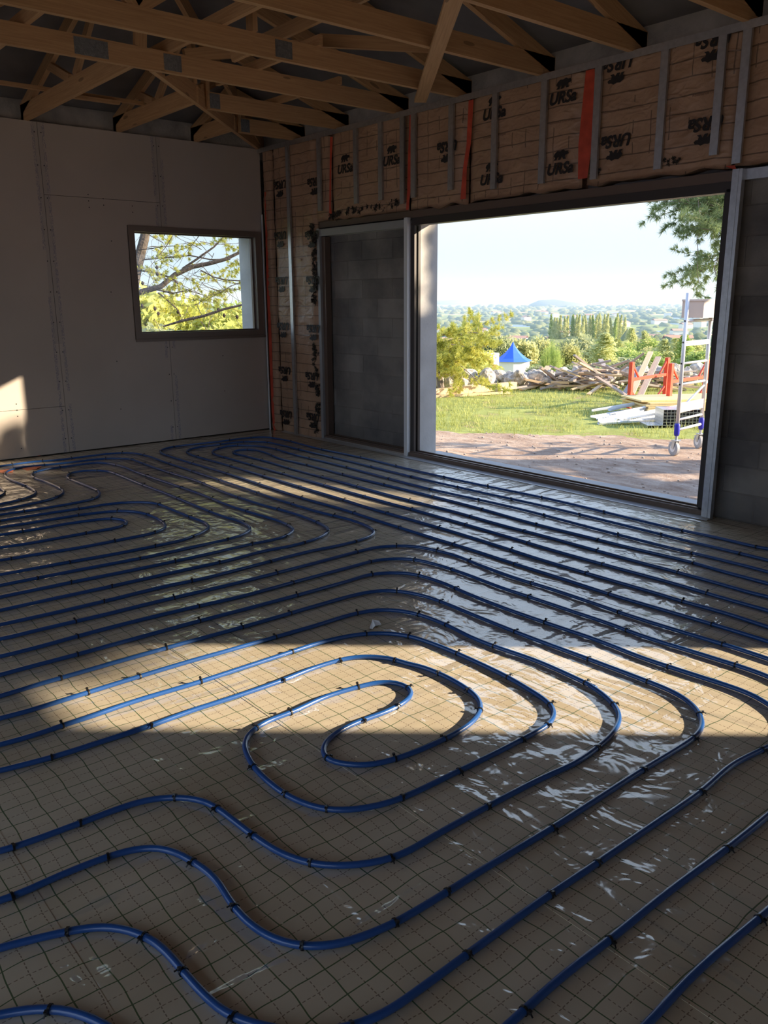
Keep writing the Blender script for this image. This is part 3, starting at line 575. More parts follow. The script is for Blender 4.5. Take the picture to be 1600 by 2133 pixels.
scrap('paint_mark', [(55, 946), (75, 941), (88, 944), (84, 950), (64, 949)], M['marker'], 'orange sprayed mark by the lit wall, between two pipes', 'paint mark', 0.0008)
scrap('paint_mark', [(-8, 981), (12, 978), (30, 976), (26, 983), (6, 986)], M['marker'], 'orange sprayed mark at the left edge of the floor', 'paint mark', 0.0008)
scrap('paint_mark', [(44, 975), (66, 973), (90, 970), (76, 977), (56, 980)], M['marker'], 'thin orange sprayed streak under the kinked pipe', 'paint mark', 0.0008)

# ================================================================== LEFT WINDOW
wn = struct(thing('window_1', 'x', 'x', (0, 0, 0))); del wn['label'], wn['category']
y0, y1, z0, z1 = -1.622, -0.042, 1.112, 2.260
f = MB(); d0, d1 = -0.11, 0.018
f.box((d0, y0, z0), (d1, y0+0.066, z1)); f.box((d0, y1-0.075, z0), (d1, y1, z1)); f.box((d0, y0+0.066, z1-0.056), (d1, y1-0.075, z1)); f.box((d0, y0+0.066, z0), (d1, y1-0.075, z0+0.066))
f.build('window_frame', 'taupe', wn, bevel=0.003)
f = MB(); f.box((-0.09, y0+0.066, z0+0.066), (-0.05, y0+0.078, z1-0.056)); f.box((-0.09, y1-0.09, z0+0.066), (-0.05, y1-0.075, z1-0.056)); f.box((-0.088, y0+0.078, z1-0.068), (-0.052, y1-0.09, z1-0.056)); f.box((-0.088, y0+0.078, z0+0.066), (-0.052, y1-0.09, z0+0.078))
f.build('glazing_bead', 'brown', wn)
g = bpy.data.materials.new('window glass'); g.use_nodes = True; N, L = nodes(g)
N.remove(N['Principled BSDF']); tb = N.new('ShaderNodeBsdfTransparent'); gb = N.new('ShaderNodeBsdfGlossy'); gb.inputs['Roughness'].default_value = 0.02
fr = N.new('ShaderNodeFresnel'); fr.inputs[0].default_value = 1.45; mx = N.new('ShaderNodeMixShader')
tb.inputs[0].default_value = (0.95, 0.97, 0.96, 1)
L.new(fr.outputs[0], mx.inputs[0]); L.new(tb.outputs[0], mx.inputs[1]); L.new(gb.outputs[0], mx.inputs[2]); L.new(mx.outputs[0], N['Material Output'].inputs[0])
MB().box((-0.074, y0+0.05, z0+0.05), (-0.068, y1-0.07, z1-0.05)).build('pane', g, wn)
f = MB(); f.box((0.018, y0-0.004, z0-0.022), (0.034, y1+0.004, z0+0.004)); f.build('window_sill', 'taupe', wn, bevel=0.003)

# ================================================================== WIDE BAY: frame, pocket and track
dr = struct(thing('door_1', 'x', 'x')); del dr['label'], dr['category']
f = MB(); f.box((1.10, 0.005, 0.0), (5.63, 0.118, 0.05)); f.box((2.54, 0.118, 0.0), (5.545, 0.155, 0.05)); f.box((1.10, 0.03, 0.05), (5.63, 0.045, 0.060)); f.box((1.10, 0.10, 0.05), (5.63, 0.115, 0.062)); f.build('sill_track', 'brown', dr)
f = MB(); f.box((2.52, 0.03, 2.17), (5.62, 0.119, 2.235)); f.build('head_frame', 'shadedframe', dr)
f = MB(); f.box((2.505, 0.035, 0.03), (2.55, 0.06, 2.19)); f.box((2.505, 0.09, 0.03), (2.545, 0.119, 2.19)); f.build('jamb_frame', 'shadedframe', dr)
f = MB(); f.box((5.537, 0.09, 0.03), (5.62, 0.119, 2.19)); f.box((5.58, 0.03, 0.03), (5.632, 0.05, 2.19)); f.build('jamb_frame', 'shadedframe', dr)
# pocket frame to the left
pf = thing('pocket_door_frame', 'grey metal pocket frame standing open around bare blockwork left of the bay', 'pocket frame', (1.05, 0.03, 0))
f = MB(); f.box((1.05, 0.0, 0.0), (1.095, 0.03, 2.235)); f.box((1.05, 0.03, 0.0), (1.06, 0.115, 2.2)); f.build('side_post', 'greypaint', pf)
f = MB(); f.box((1.062, 0.03, 0.0), (1.15, 0.10, 2.15)); f.build('buffer_post', 'brown', pf)
f = MB(); f.box((1.095, 0.0, 2.155), (2.46, 0.012, 2.235)); f.box((1.095, 0.0, 2.225), (2.46, 0.115, 2.235)); f.box((1.095, 0.10, 2.155), (2.46, 0.112, 2.225)); f.build('head_rail', 'greypaint', pf)
f = MB(); f.box((2.455, -0.012, 0.0), (2.502, 0.03, 2.24)); f.build('end_post', 'alu', pf, bevel=0.003)
f = MB(); f.box((1.10, 0.004, 0.0), (2.455, 0.028, 0.03)); f.build('bottom_rail', 'steel', pf)
# pocket frame to the right
pf = thing('pocket_door_frame', 'galvanised pocket frame post at the right side of the bay', 'pocket frame', (5.64, 0.0, 0))
f = MB(); f.box((5.632, -0.012, 0.0), (5.70, -0.004, 2.30)); f.box((5.632, -0.004, 0.0), (5.64, 0.10, 2.30)); f.box((5.692, -0.004, 0.0), (5.70, 0.03, 2.30)); f.box((5.655, -0.016, 0.0), (5.678, -0.012, 2.30)); f.build('end_post', 'steel', pf)
f = MB(); f.box((5.70, 0.03, 2.235), (7.25, 0.115, 2.30)); f.build('head_rail', 'steel', pf)
f = MB(); f.box((7.2, 0.0, 0), (7.25, 0.11, 2.235)); f.build('side_post', 'greypaint', pf)
tag(MB().box((1.05, 0.035, 2.236), (5.70, 0.118, 2.30)).build('lintel_board', 'brown'), 'dark board under the insulation along the head of the bay', 'board')

# ================================================================== INSULATION ON THE RIGHT WALL
def quilt(x0, x1, z0, z1, label, seed, bulge=0.02, zl=None):
    """a slightly pillowed kraft-faced panel with real thickness and a ragged lower edge"""
    random.seed(seed); nx = max(4, int((x1-x0)/0.03)); nz = max(6, int((z1-z0)/0.03)); mb = MB(); F = []
    for j in range(nz+1):
        for i in range(nx+1):
            a, b = i/nx, j/nz; x = x0+(x1-x0)*a; z = z0+(z1-z0)*b
            if j == 0: z += 0.03*noise.noise(Vector((x*6, seed, 0)))
            n1 = noise.noise(Vector((x*3.1, z*2.3, seed)))*0.012+noise.noise(Vector((x*11, z*7, seed)))*0.006+abs(noise.noise(Vector((x*5+z*3, z*16-x*4, seed+5))))*-0.012
            y = 0.008+n1-bulge*math.sin(PI*a)**0.5*0.5+0.028*(1-min(1, min(a, 1-a)*12))
            F.append((x, min(max(y, -0.011), 0.05), z))
    B = [(p[0], 0.112, p[2]) for p in F]; nv = len(F); mb.v = F+B
    idx = lambda i, j: j*(nx+1)+i
    for j in range(nz):
        for i in range(nx):
            mb.f.append((idx(i, j), idx(i+1, j), idx(i+1, j+1), idx(i, j+1)))
    for j in range(nz):
        for i in (0, nx): mb.f.append((idx(i, j), idx(i, j+1), idx(i, j+1)+nv, idx(i, j)+nv))
    for i in range(nx):
        for j in (0, nz): mb.f.append((idx(i, j), idx(i+1, j), idx(i+1, j)+nv, idx(i, j)+nv))
    mb.uv = []
    me = bpy.data.meshes.new('insulation_panel'); me.from_pydata(mb.v, [], mb.f); me.materials.append(M['kraft'])
    me.polygons.foreach_set('use_smooth', [True]*len(me.polygons))
    o = bpy.data.objects.new('insulation_panel', me); COL.objects.link(o)
    return tag(o, label, 'insulation panel', 'kraft-faced insulation panels on the right wall')
Q = [quilt(0.02, 0.205, 0.0, H-0.01, 'narrow kraft-faced insulation strip in the wall corner', 1),
     quilt(0.215, 1.045, 0.0, H-0.01, 'tall kraft-faced insulation panel between the corner and the pocket frame', 2),
     quilt(1.05, 1.30, 2.30, H-0.01, 'small insulation panel above the left post of the pocket frame', 3),
     quilt(1.31, 2.49, 2.30, H-0.01, 'creased insulation panel above the blockwork pocket', 4, 0.05),
     quilt(2.50, 3.24, 2.30, H-0.01, 'insulation panel above the left end of the opening', 5),
     quilt(3.26, 4.42, 2.31, H-0.01, 'insulation panel above the middle of the opening, between two orange strips', 6),
     quilt(4.47, 5.60, 2.32, H-0.01, 'insulation panel above the right end of the opening, logos upside down', 7),
     quilt(5.62, 7.3, 2.32, H-0.01, 'insulation panel at the right edge, above the bare wall', 8),
     quilt(7.32, 8.72, 0.0, H-0.01, 'insulation panel right of the wall pocket, out of sight', 9),
     quilt(8.74, 10.13, 2.20, H-0.01, 'insulation panel above the unseen doorway', 10),
     quilt(10.15, 11.98, 0.0, H-0.01, 'last insulation panel towards the rear', 11)]
# orange edge strips
def ribbon(parent, pts, wd):
    mb = MB(); pts = [Vector(p) for p in pts]
    for (a, b), (wa, wb) in zip(zip(pts, pts[1:]), zip(wd, wd[1:])):
        mb.quad([a+Vector((-wa/2, 0, 0)), a+Vector((wa/2, 0.006, 0)), b+Vector((wb/2, 0.006, 0)), b+Vector((-wb/2, 0, 0))])
    o = mb.build('edge_tape', 'orange', parent); o['label'] = 'orange edge tape'
def wr(u, v, y=-0.013): return on(u, v, 1, y)
ribbon(Q[0], [wr(552, 400), wr(558, 600), wr(562, 700), wr(568, 860), wr(572, 898)], [0.02, 0.05, 0.055, 0.045, 0.04])
ribbon(Q[2], [wr(690, 285), wr(688, 350), wr(687, 430), wr(689, 455)], [0.035, 0.02, 0.02, 0.05])
ribbon(Q[4], [wr(855, 238), wr(853, 330), wr(851, 400), wr(848, 437)], [0.02, 0.04, 0.035, 0.03])
ribbon(Q[4], [wr(981, 208), wr(976, 300), wr(968, 350), wr(964, 415)], [0.05, 0.045, 0.04, 0.06])
ribbon(Q[5], [wr(1229, 145), wr(1227, 220), wr(1219, 300), wr(1213, 372)], [0.07, 0.12, 0.12, 0.08])
ribbon(Q[6], [wr(1520, 345), wr(1530, 352)], [0.06, 0.02])
# printed logos: walking bear over lettering
bear2d = [(-1.0, 0.0), (-0.88, 0.3), (-0.5, 0.62), (-0.1, 0.55), (0.3, 0.72), (0.6, 0.5), (0.9, 0.5), (1.05, 0.2), (0.85, 0.0), (0.62, -0.02), (0.55, -0.35), (0.75, -0.55), (0.35, -0.6), (0.15, -0.2), (-0.05, -0.62), (-0.4, -0.62), (-0.28, -0.2), (-0.45, -0.25), (-0.62, -0.62), (-1.0, -0.62), (-0.8, -0.3)]
fc = bpy.data.curves.new('lettering', 'FONT'); fc.body = 'URSa'; fc.size = 0.112; fc.align_x = 'CENTER'; fc.align_y = 'CENTER'; fc.shear = 0.25; fc.offset = 0.004; fc.extrude = 0.0004; fc.space_character = 1.02
fo = bpy.data.objects.new('lettering_tmp', fc); COL.objects.link(fo)
bpy.context.view_layer.update(); LET = bpy.data.meshes.new_from_object(fo.evaluated_get(bpy.context.evaluated_depsgraph_get())); LET.name = 'printed_logo'
bpy.data.objects.remove(fo)
bm = bmesh.new(); bm.from_mesh(LET)
vs_ = [bm.verts.new((x*0.068+0.01, y*0.052+0.096, 0.0004)) for x, y in bear2d]; fce = bm.faces.new(vs_); bmesh.ops.triangulate(bm, faces=[fce])
bm.to_mesh(LET); bm.free(); LET.materials.clear(); LET.materials.append(mat('logo ink', (0.02, 0.015, 0.015), 0.6))
def logo(u, v, inv, s=1.0):
    p = on(u, v, 1, -0.0155)
    par = min(Q, key=lambda q: 0 if q.data.vertices[0].co.x-0.01 <= p.x <= q.data.vertices[-1].co.x+0.01 else 1)
    o = link('printed_logo', LET, par, p, (PI/2, 0 if not inv else PI, 0), (s, s, s))
    if inv: o.rotation_euler = Matrix.Rotation(PI, 3, 'Y').to_4x4().to_3x3().__matmul__(Matrix.Rotation(PI/2, 3, 'X')).to_euler()
    o['label'] = 'printed logo, upside down' if inv else 'printed logo'
for u, v, i in ((718, 352, 0), (815, 335, 0), (1028, 237, 0), (1022, 374, 0), (1171, 204, 0), (1165, 352, 0), (583, 384, 1), (655, 378, 1), (584, 490, 1), (587, 584, 1), (590, 679, 1), (593, 771, 1), (596, 862, 1),
                (650, 489, 1), (652, 583, 1), (653, 684, 1), (650, 783, 1), (652, 868, 1), (932, 304, 1), (1288, 131, 1), (1284, 292, 1), (1488, 80, 1), (1472, 256, 1)):
    logo(u, v, i)
sm = bpy.data.curves.new('small', 'FONT'); sm.body = 'Résistance thermique'; sm.size = 0.028; sm.align_x = 'CENTER'; sm.extrude = 0.0003
so_ = bpy.data.objects.new('t', sm); COL.objects.link(so_); bpy.context.view_layer.update()
SML = bpy.data.meshes.new_from_object(so_.evaluated_get(bpy.context.evaluated_depsgraph_get())); bpy.data.objects.remove(so_)
SML.materials.clear(); SML.materials.append(mat('faint ink', (0.22, 0.13, 0.09), 0.7))
for u, v in ((1170, 255), (1285, 232), (1478, 195), (1030, 285), (590, 640), (592, 738), (587, 440)):
    p = on(u, v, 1, -0.0152)
    par = min(Q, key=lambda q: 0 if q.data.vertices[0].co.x-0.01 <= p.x <= q.data.vertices[-1].co.x+0.01 else 1)
    o = link('printed_text', SML, par, p, (PI/2, 0, 0))

# metal studs
def stud(u, zb, label, x=None, zt=3.118):
    x = x if x is not None else on(u, 300, 1, -0.02).x
    f = MB(); f.box((x-0.029, -0.034, zb), (x+0.029, -0.032, zt)); f.box((x-0.029, -0.034, zb), (x-0.027, -0.014, zt)); f.box((x+0.027, -0.034, zb), (x+0.029, -0.014, zt))
    tag(f.build('wall_stud', 'steel'), label, 'metal stud', 'galvanised wall studs over the insulation')
for x, zb, lab in ((0.585, 0.0, 'full-height galvanised stud between the corner and the pocket frame'), (1.158, 2.40, 'short stud above the left post of the pocket frame'),
                   (1.765, 2.42, 'short stud over the creased panel, left one'), (2.141, 2.42, 'short stud over the creased panel, right one'), (2.45, 2.36, 'short stud left of the thin orange strip at the opening'),
                   (2.60, 2.40, 'short stud right of the thin orange strip at the opening'), (3.079, 2.42, 'short stud just left of the second orange strip'), (3.577, 2.38, 'short stud covering the left printed logos above the opening'),
                   (4.079, 2.37, 'short stud left of the wide orange strip'), (4.568, 2.35, 'short stud against the right of the wide orange strip'), (5.095, 2.36, 'short stud between the upside-down logos'),
                   (5.50, 2.40, 'short stud at the right end of the opening, left of a pair'), (5.66, 2.33, 'short stud at the right end of the opening, right of a pair')):
    stud(0, zb, lab, x)
tag(MB().box((0.0, -0.036, 3.118), (XR, -0.012, 3.121)).box((0.0, -0.036, 3.095), (XR, -0.0345, 3.145)).build('head_channel', 'steel'), 'galvanised channel along the top of the insulated wall', 'metal channel')
tag(MB().box((0.018, -0.030, 0.0), (0.022, -0.004, 2.45)).box((0.018, -0.030, 0.0), (0.046, -0.027, 2.45)).build('corner_profile', 'alu'), 'pale metal profile standing in the corner beside the window', 'metal profile')
# torn mineral wool
ORD = ['first', 'second', 'third', 'fourth', 'fifth', 'sixth', 'seventh', 'eighth', 'ninth', 'tenth', 'eleventh', 'twelfth', 'thirteenth', 'fourteenth', 'fifteenth', 'sixteenth', 'seventeenth', 'eighteenth', 'nineteenth', 'twentieth', 'twenty-first', 'twenty-second', 'twenty-third', 'twenty-fourth', 'twenty-fifth', 'twenty-sixth', 'twenty-seventh', 'twenty-eighth', 'twenty-ninth', 'thirtieth']
def wool(pts, r, label, seed):
    random.seed(seed)
    for k, (u, v) in enumerate(pts):
        c = on(u, v, 1, 0.0); mb = MB()
        for _ in range(16):
            q = c+(Vector((random.uniform(-0.085, 0.085), random.uniform(-0.02, 0.02), random.uniform(-0.025, 0.03))) if seed > 2 else Vector((random.uniform(-0.03, 0.03), random.uniform(-0.02, 0.02), random.uniform(-0.06, 0.06))))
            for _ in range(40):
                d = Vector((random.gauss(0, 1), random.gauss(0, 0.6), random.gauss(0, 1))).normalized()*random.uniform(0.2, 1)*r*0.6
                s = Vector((random.gauss(0, 1), random.gauss(0, 1), random.gauss(0, 1))).normalized()*0.008
                mb.quad([q, q+s, q+d, q+d-s])
        tag(mb.build('mineral_wool_tuft', 'wool'), ORD[k]+' '+label, 'mineral wool', 'torn wool edges')
wool([(650, 478), (657, 500), (655, 530), (657, 560), (660, 590), (655, 620)], 0.05, 'torn wool tuft from the top at the upper left of the pocket frame', 1)
wool([(657, 725), (655, 748), (660, 775), (662, 812), (662, 850), (660, 890)], 0.045, 'torn wool tuft from the top at the lower left of the pocket frame', 2)
wool([(700, 450), (718, 442), (738, 437), (758, 438), (778, 436), (800, 431), (820, 427)], 0.05, 'torn wool tuft from the left over the head of the pocket frame', 3)
wool([(1250, 356), (1400, 338)], 0.03, 'torn wool tuft from the left under the right insulation panel', 4)

# ================================================================== ROOF TIMBERS
TW = 0.042; TH = 0.14
def member(parent, name, a, b, h=TH*0.85, w=TW, up=(0, 0, 1)):
    return MB().bar(a, b, w, h, Vector(up)).build(name, 'wood', parent)
def plate(parent, c, axis, w=0.11, h=0.11):
    mb = MB(); e = TW/2+0.0015
    for s in (-1, 1):
        if axis == 'y': mb.box((c[0]+s*e-0.001, c[1]-w/2, c[2]-h/2), (c[0]+s*e+0.001, c[1]+w/2, c[2]+h/2))
        else: mb.box((c[0]-w/2, c[1]+s*e-0.001, c[2]-h/2), (c[0]+w/2, c[1]+s*e+0.001, c[2]+h/2))
    return mb.build('nail_plate', 'plate', parent)
zb = H+TH/2
ord_ = ['first full roof truss from the boarded wall, with square nail plates', 'second full roof truss from the boarded wall', 'third full roof truss from the boarded wall', 'fourth full roof truss, crossing the top of the picture', 'fifth full roof truss, seen only at its right end', 'roof truss above the right edge of the view', 'roof truss overhead, behind the view', 'roof truss second behind the view', 'roof truss third behind the view', 'roof truss fourth behind the view', 'rearmost roof truss, behind the view']
for k, x in enumerate([2.352, 3.15, 4.03, 4.83, 5.644, 6.45, 7.26, 8.07, 8.9, 9.75, 10.6]):
    t = thing('roof_truss', ord_[k], 'roof truss', (x, 0, H), 'full-width timber roof trusses')
    tp = min(x, RD); off = -0.10
    zt = lambda d: Z0+S*d+off
    member(t, 'bottom_chord', (x, 0.115, zb), (x, YF+0.02, zb), TH)
    member(t, 'top_chord', (x, 0.2, zt(-0.2)), (x, -tp, zt(tp))); member(t, 'top_chord', (x, YF-0.05, zt(-0.05)), (x, YF+tp, zt(tp)))
    if tp < RD-0.1: member(t, 'top_chord', (x, -tp, zt(tp)), (x, YF+tp, zt(tp)))
    for sgn in (0, 1):
        Y = (lambda y: y) if not sgn else (lambda y: YF-y)
        web = [((-1.9, 1), (-2.82, 0)), ((-2.82, 0), (-RD, 1))]
        if k == 0: web = [((-2.38, 1), (-2.45, 0)), ((-2.42, 1), (-3.6, 0)), ((-3.6, 0), (-4.2, 1)), ((-0.9, 1), (-2.1, 0))]
        if k == 1: web.append(((-2.0, 0), (-2.0, 1)))
        for (ya, ta), (yb, tb_) in web:
            za = zt(min(-ya, tp)) if ta else H+TH; zb_ = zt(min(-yb, tp)) if tb_ else H+TH
            member(t, 'web', (x, Y(ya), za), (x, Y(yb), zb_), 0.09, 0.036)
        for yy in (-2.82, -2.21) if k == 0 else ((-1.76,) if k == 1 else (-2.82,)):
            plate(t, (x, Y(yy), zb), 'y', 0.24 if (k == 0 and yy < -2.5) else 0.14, 0.11)
# half trusses from the left wall
jl = ['half truss nearest the wall corner, running from the boarded wall to the hip', 'second half truss from the corner, along the boarded wall', 'third half truss from the corner, reaching the first full truss', 'fourth half truss from the corner at the left edge', 'fifth half truss beyond the left edge', 'sixth half truss beyond the left edge', 'seventh half truss beyond the left edge', 'eighth half truss beyond the left edge']
for k, y in enumerate([-0.78, -1.63, -2.52, -3.40, -4.25, -5.1, -5.95, -6.8]):
    t = thing('half_truss', jl[k], 'roof truss', (0, y, H), 'half trusses from the boarded wall'); xe = min(-y, 2.33)
    if y < -6: xe = min(xe, y-YF)
    member(t, 'bottom_chord', (-0.12, y, zb), (xe, y, zb), TH); member(t, 'top_chord', (-0.2, y, Z0-0.1-0.2*S), (xe, y, Z0-0.1+xe*S), 0.10)
    if xe > 1.2: member(t, 'web', (xe*0.55, y, H+TH), (xe*0.9, y, Z0-0.12+xe*0.9*S), 0.07, 0.036); member(t, 'web', (xe*0.5, y, H+TH), (xe*0.3, y, Z0-0.12+xe*0.3*S), 0.07, 0.036)
    member(t, 'post', (-0.06, y, H), (-0.06, y, Z0-0.1), 0.09, TW, (1, 0, 0))
for k, x in enumerate([0.70, 1.46]):
    t = thing('half_truss', ['short half truss from the insulated wall, nearest the corner', 'second short half truss from the insulated wall, with a nail plate at its end'][k], 'roof truss', (x, 0, H), 'half trusses from the insulated wall')
    member(t, 'bottom_chord', (x, 0.115, zb), (x, -x+0.02, zb), TH); member(t, 'top_chord', (x, 0.2, Z0-0.1-0.2*S), (x, -x, Z0-0.1+x*S), 0.10)
    member(t, 'post', (x-0.03, -x+0.03, H+0.02), (x-0.03, -x+0.03, Z0-0.1+x*S), 0.09, 0.036, (1, 0, 0))
    plate(t, (x, -x+0.09, zb), 'y', 0.10, 0.12)
hp = thing('hip_truss', 'diagonal hip timber rising from the wall corner to the first full truss', 'roof truss', (0, 0, H))
member(hp, 'bottom_chord', (-0.02, 0.0, zb-0.002), (2.33, -2.36, zb-0.002), TH); member(hp, 'top_chord', (-0.2, 0.2, Z0-0.12-0.2*S), (RD, -RD, Z0-0.12+RD*S), 0.12)
member(hp, 'post', (1.62, -1.65, H+TH), (1.62, -1.65, Z0-0.12+1.62*S), 0.09, 0.036, (1, 0, 0)); member(hp, 'web', (1.5, -1.53, H+TH), (0.95, -0.97, Z0-0.12+0.95*S), 0.07, 0.036)
plate(hp, (2.2, -2.2, zb), 'x', 0.1, 0.1)
def brace(name, a, b, w, h, label, up=(0, 0, 1), m='wood'): tag(MB().bar(a, b, w, h, Vector(up)).build(name, m), label, 'timber brace')
zt_ = H+TH
brace('lateral_brace', (1.85, -2.22, zt_+0.045), (6.9, -2.24, zt_+0.045), 0.036, 0.09, 'long lateral brace lying across the bottom chords')
brace('lateral_brace', (1.7, -1.46, zt_+0.035), (3.2, -1.46, zt_+0.035), 0.036, 0.07, 'short lateral brace between the first two full trusses')
brace('lateral_brace', (0.9, -0.70, zt_+0.03), (2.4, -0.68, zt_+0.03), 0.036, 0.06, 'short lateral brace beside the insulated wall head')
brace('lateral_brace', (1.75, -3.24, zt_+0.045), (5.8, -3.26, zt_+0.045), 0.036, 0.09, 'lateral brace at the upper left corner of the view')
brace('diagonal_board', (2.90, -0.22, H-0.013), (5.0, -1.86, H-0.013), 0.10, 0.025, 'flat diagonal board nailed under the bottom chords above the opening')
brace('roof_batten', (0.60, -4.6, zt_+0.016), (0.62, -1.50, zt_+0.016), 0.045, 0.03, 'thin batten along the half trusses by the boarded wall')
brace('roof_batten', (0.66, -2.35, zt_-0.02), (0.67, -1.90, zt_-0.02), 0.05, 0.03, 'short offcut nailed beside the thin batten')
brace('short_brace', (2.50, -1.78, zt_+0.02), (3.6, -1.35, zt_+0.26), 0.036, 0.09, 'short plated brace rising behind the second full truss')
brace('short_brace', (2.9, -1.25, Z0+0.05), (3.5, -0.55, Z0+0.0), 0.036, 0.09, 'short offcut brace below the roof near the second truss')

# ================================================================== OUTSIDE
EN = Vector((-0.89, 0.457)); EP = Vector((-6.0, 8.44))              # edge of the terrace
def edge_s(x, y): return (x-EP.x)*EN.x+(y-EP.y)*EN.y
def gz(x, y):
    s = edge_s(x, y)
    d = max(y-0.34, -x-0.36, YF-0.3-y, x-XR-0.3, 0)
    z = -0.17-0.43*min(1, d/2.6)
    z += 0.03*noise.noise(Vector((x*0.6, y*0.6, 0)))*min(1, d)
    if s > 0.5:
        t = s-0.5
        if t < 180: z -= 0.11*t*min(1, t/3)
        else: z -= 19.8+min(1, (t-180)/900)*40
        z += noise.noise(Vector((x*0.01, y*0.01, 3)))*min(4, t*0.02)
    return z
tm = MB(); zone = []; radii = [0.5*1.085**k for k in range(118)]; nA = 200
a_lo, a_hi = math.radians(25), math.radians(215)
rings = [r for r in radii if r < 10600]+[10600]
for r in rings:
    for k in range(nA+1):
        a = a_lo+(a_hi-a_lo)*k/nA; x, y = 2.0+r*math.cos(a)*1.0, -1.0+r*math.sin(a)
        tm.v.append((x, y, gz(x, y))); 
        s = edge_s(x, y); g = (y-1.9)*0.9-(x-1.2)*0.55 + 0.0
        p = Vector((x, y)); line_g = ((x-(-1.4))*(-0.56)+(y-4.05)*0.83)     # grass starts beyond this line
        zone.append((min(1, max(0, 0.5+line_g*0.9)) if y > 0 else (1.0 if x < -0.5 else 0), min(1, max(0, (s-90)/120)), 0, 1))
for i in range(len(rings)-1):
    for k in range(nA):
        a = i*(nA+1)+k; tm.f.append((a, a+1, a+nA+2, a+nA+1))
def inside(p): return -0.3 < p[0] < XR+0.2 and YF-0.2 < p[1] < 0.30
tm.f = [f_ for f_ in tm.f if not all(inside(tm.v[i]) for i in f_)]
tm.v = [((x, y, z) if not inside((x, y)) else (x, y, -0.4)) for x, y, z in tm.v]
me = bpy.data.meshes.new('ground'); me.from_pydata(tm.v, [], tm.f); me.materials.append(M['ground'])
ca = me.color_attributes.new('zone', 'FLOAT_COLOR', 'POINT'); ca.data.foreach_set('color', [c for z in zone for c in z])
me.polygons.foreach_set('use_smooth', [True]*len(me.polygons)); me.update()
go = bpy.data.objects.new('ground', me); COL.objects.link(go); struct(go)
# rest of the yard, beside and behind the building
yd = MB(); yd.quad([(12.2, -30, -0.72), (70, -30, -0.72), (70, 60, -0.72), (12.2, 60, -0.72)]); yd.quad([(-30, -40, -0.64), (60, -40, -0.64), (60, -8.8, -0.64), (-30, -8.8, -0.64)])
struct(yd.build('yard', mat('yard earth', (0.42, 0.33, 0.25), 1, nscale=2, namp=0.2)))
M['sea'] = mat('sea', (0.12, 0.22, 0.42), 0.35)
struct(MB().box((-80000, -20000, -62.5), (20000, 80000, -61.5)).build('sea', 'sea'))
# ---------------------------------------------------------------- grass
def ground_pt(u, v):
    d = ray(u, v); t = 3.0
    while t < 20000:
        p = CAM+d*t
        if p.z < gz(p.x, p.y): return p
        t *= 1.01
    return CAM+d*t
random.seed(5); gm_ = MB()
for _ in range(26000):
    x = random.uniform(-9, 6); y = random.uniform(2.5, 15)
    if random.random() < 0.25: x = random.uniform(-9, -0.6); y = random.uniform(-4, 8)
    s = edge_s(x, y); lg = (x+1.4)*(-0.56)+(y-4.05)*0.83 if y > 0.3 else 1
    if s > 0.8 or lg < 0.02+0.25*noise.noise(Vector((x, y, 0))) or (-0.6 < x and y < 0.6): continue
    if noise.noise(Vector((x*0.7, y*0.7, 8))) > 0.28 and random.random() < 0.8: continue
    z = gz(x, y)
    for _ in range(3):
        h = random.uniform(0.03, 0.09)*(2.2 if random.random() < 0.06 else 1); a = random.uniform(0, 2*PI); dx, dy = math.cos(a), math.sin(a); wd = 0.006
        bx, by = x+random.uniform(-.03, .03), y+random.uniform(-.03, .03); lx, ly = dx*h*0.5, dy*h*0.5
        gm_.quad([(bx-dy*wd, by+dx*wd, z-0.01), (bx+dy*wd, by-dx*wd, z-0.01), (bx+lx, by+ly, z+h)])
tag(gm_.build('grass', 'grass'), 'short sunlit grass growing over the terrace', 'grass', kind='stuff')
# ---------------------------------------------------------------- stones
def rock_mesh(seed):
    bm = bmesh.new(); bmesh.ops.create_icosphere(bm, subdivisions=3, radius=0.5)
    for v in bm.verts:
        n_ = noise.noise(v.co*2.2+Vector((seed*7, 0, 0)))*0.35+noise.noise(v.co*5+Vector((seed*3, 1, 0)))*0.14+noise.noise(v.co*11+Vector((seed*3, 1, 4)))*0.05
        v.co *= 1+n_
    me = bpy.data.meshes.new('stone'); bm.to_mesh(me); bm.free(); me.materials.append(M['stone']); return me
ROCKS = [rock_mesh(i) for i in range(6)]
random.seed(11); ed = Vector((0.457, 0.89))
for k in range(46):
    s = -1.2+k*0.205; c = EP+ed*s+EN*random.uniform(-0.15, 0.15); low = k % 2; sz = random.uniform(0.32, 0.50)
    if k > 34 and random.random() < 0.4: sz *= 0.8
    z = gz(c.x, c.y)+(0.13 if low else 0.26)
    o = link('wall_stone', ROCKS[k % 6], None, (c.x, c.y, z), (random.uniform(0, 6), random.uniform(0, 6), random.uniform(0, 6)), (sz, sz*random.uniform(0.7, 1), sz*random.uniform(0.8, 1.1)))
    tag(o, (ORD[k] if k < 30 else 'rear')+' large boulder from the left end of the dry stone wall' if k < 30 else 'limestone boulder in the wall end beyond the red rack', 'stone', 'boulders of the dry stone wall')
    if random.random() < 0.6:
        o = link('wall_stone', ROCKS[(k+3) % 6], None, (c.x+random.uniform(-.1, .1), c.y+random.uniform(-.1, .1), gz(c.x, c.y)+0.03), (random.uniform(0, 6), 0, random.uniform(0, 6)), (0.3, 0.3, 0.25))
        tag(o, 'weathered limestone boulder in the dry stone wall at the grass edge', 'stone', 'boulders of the dry stone wall')
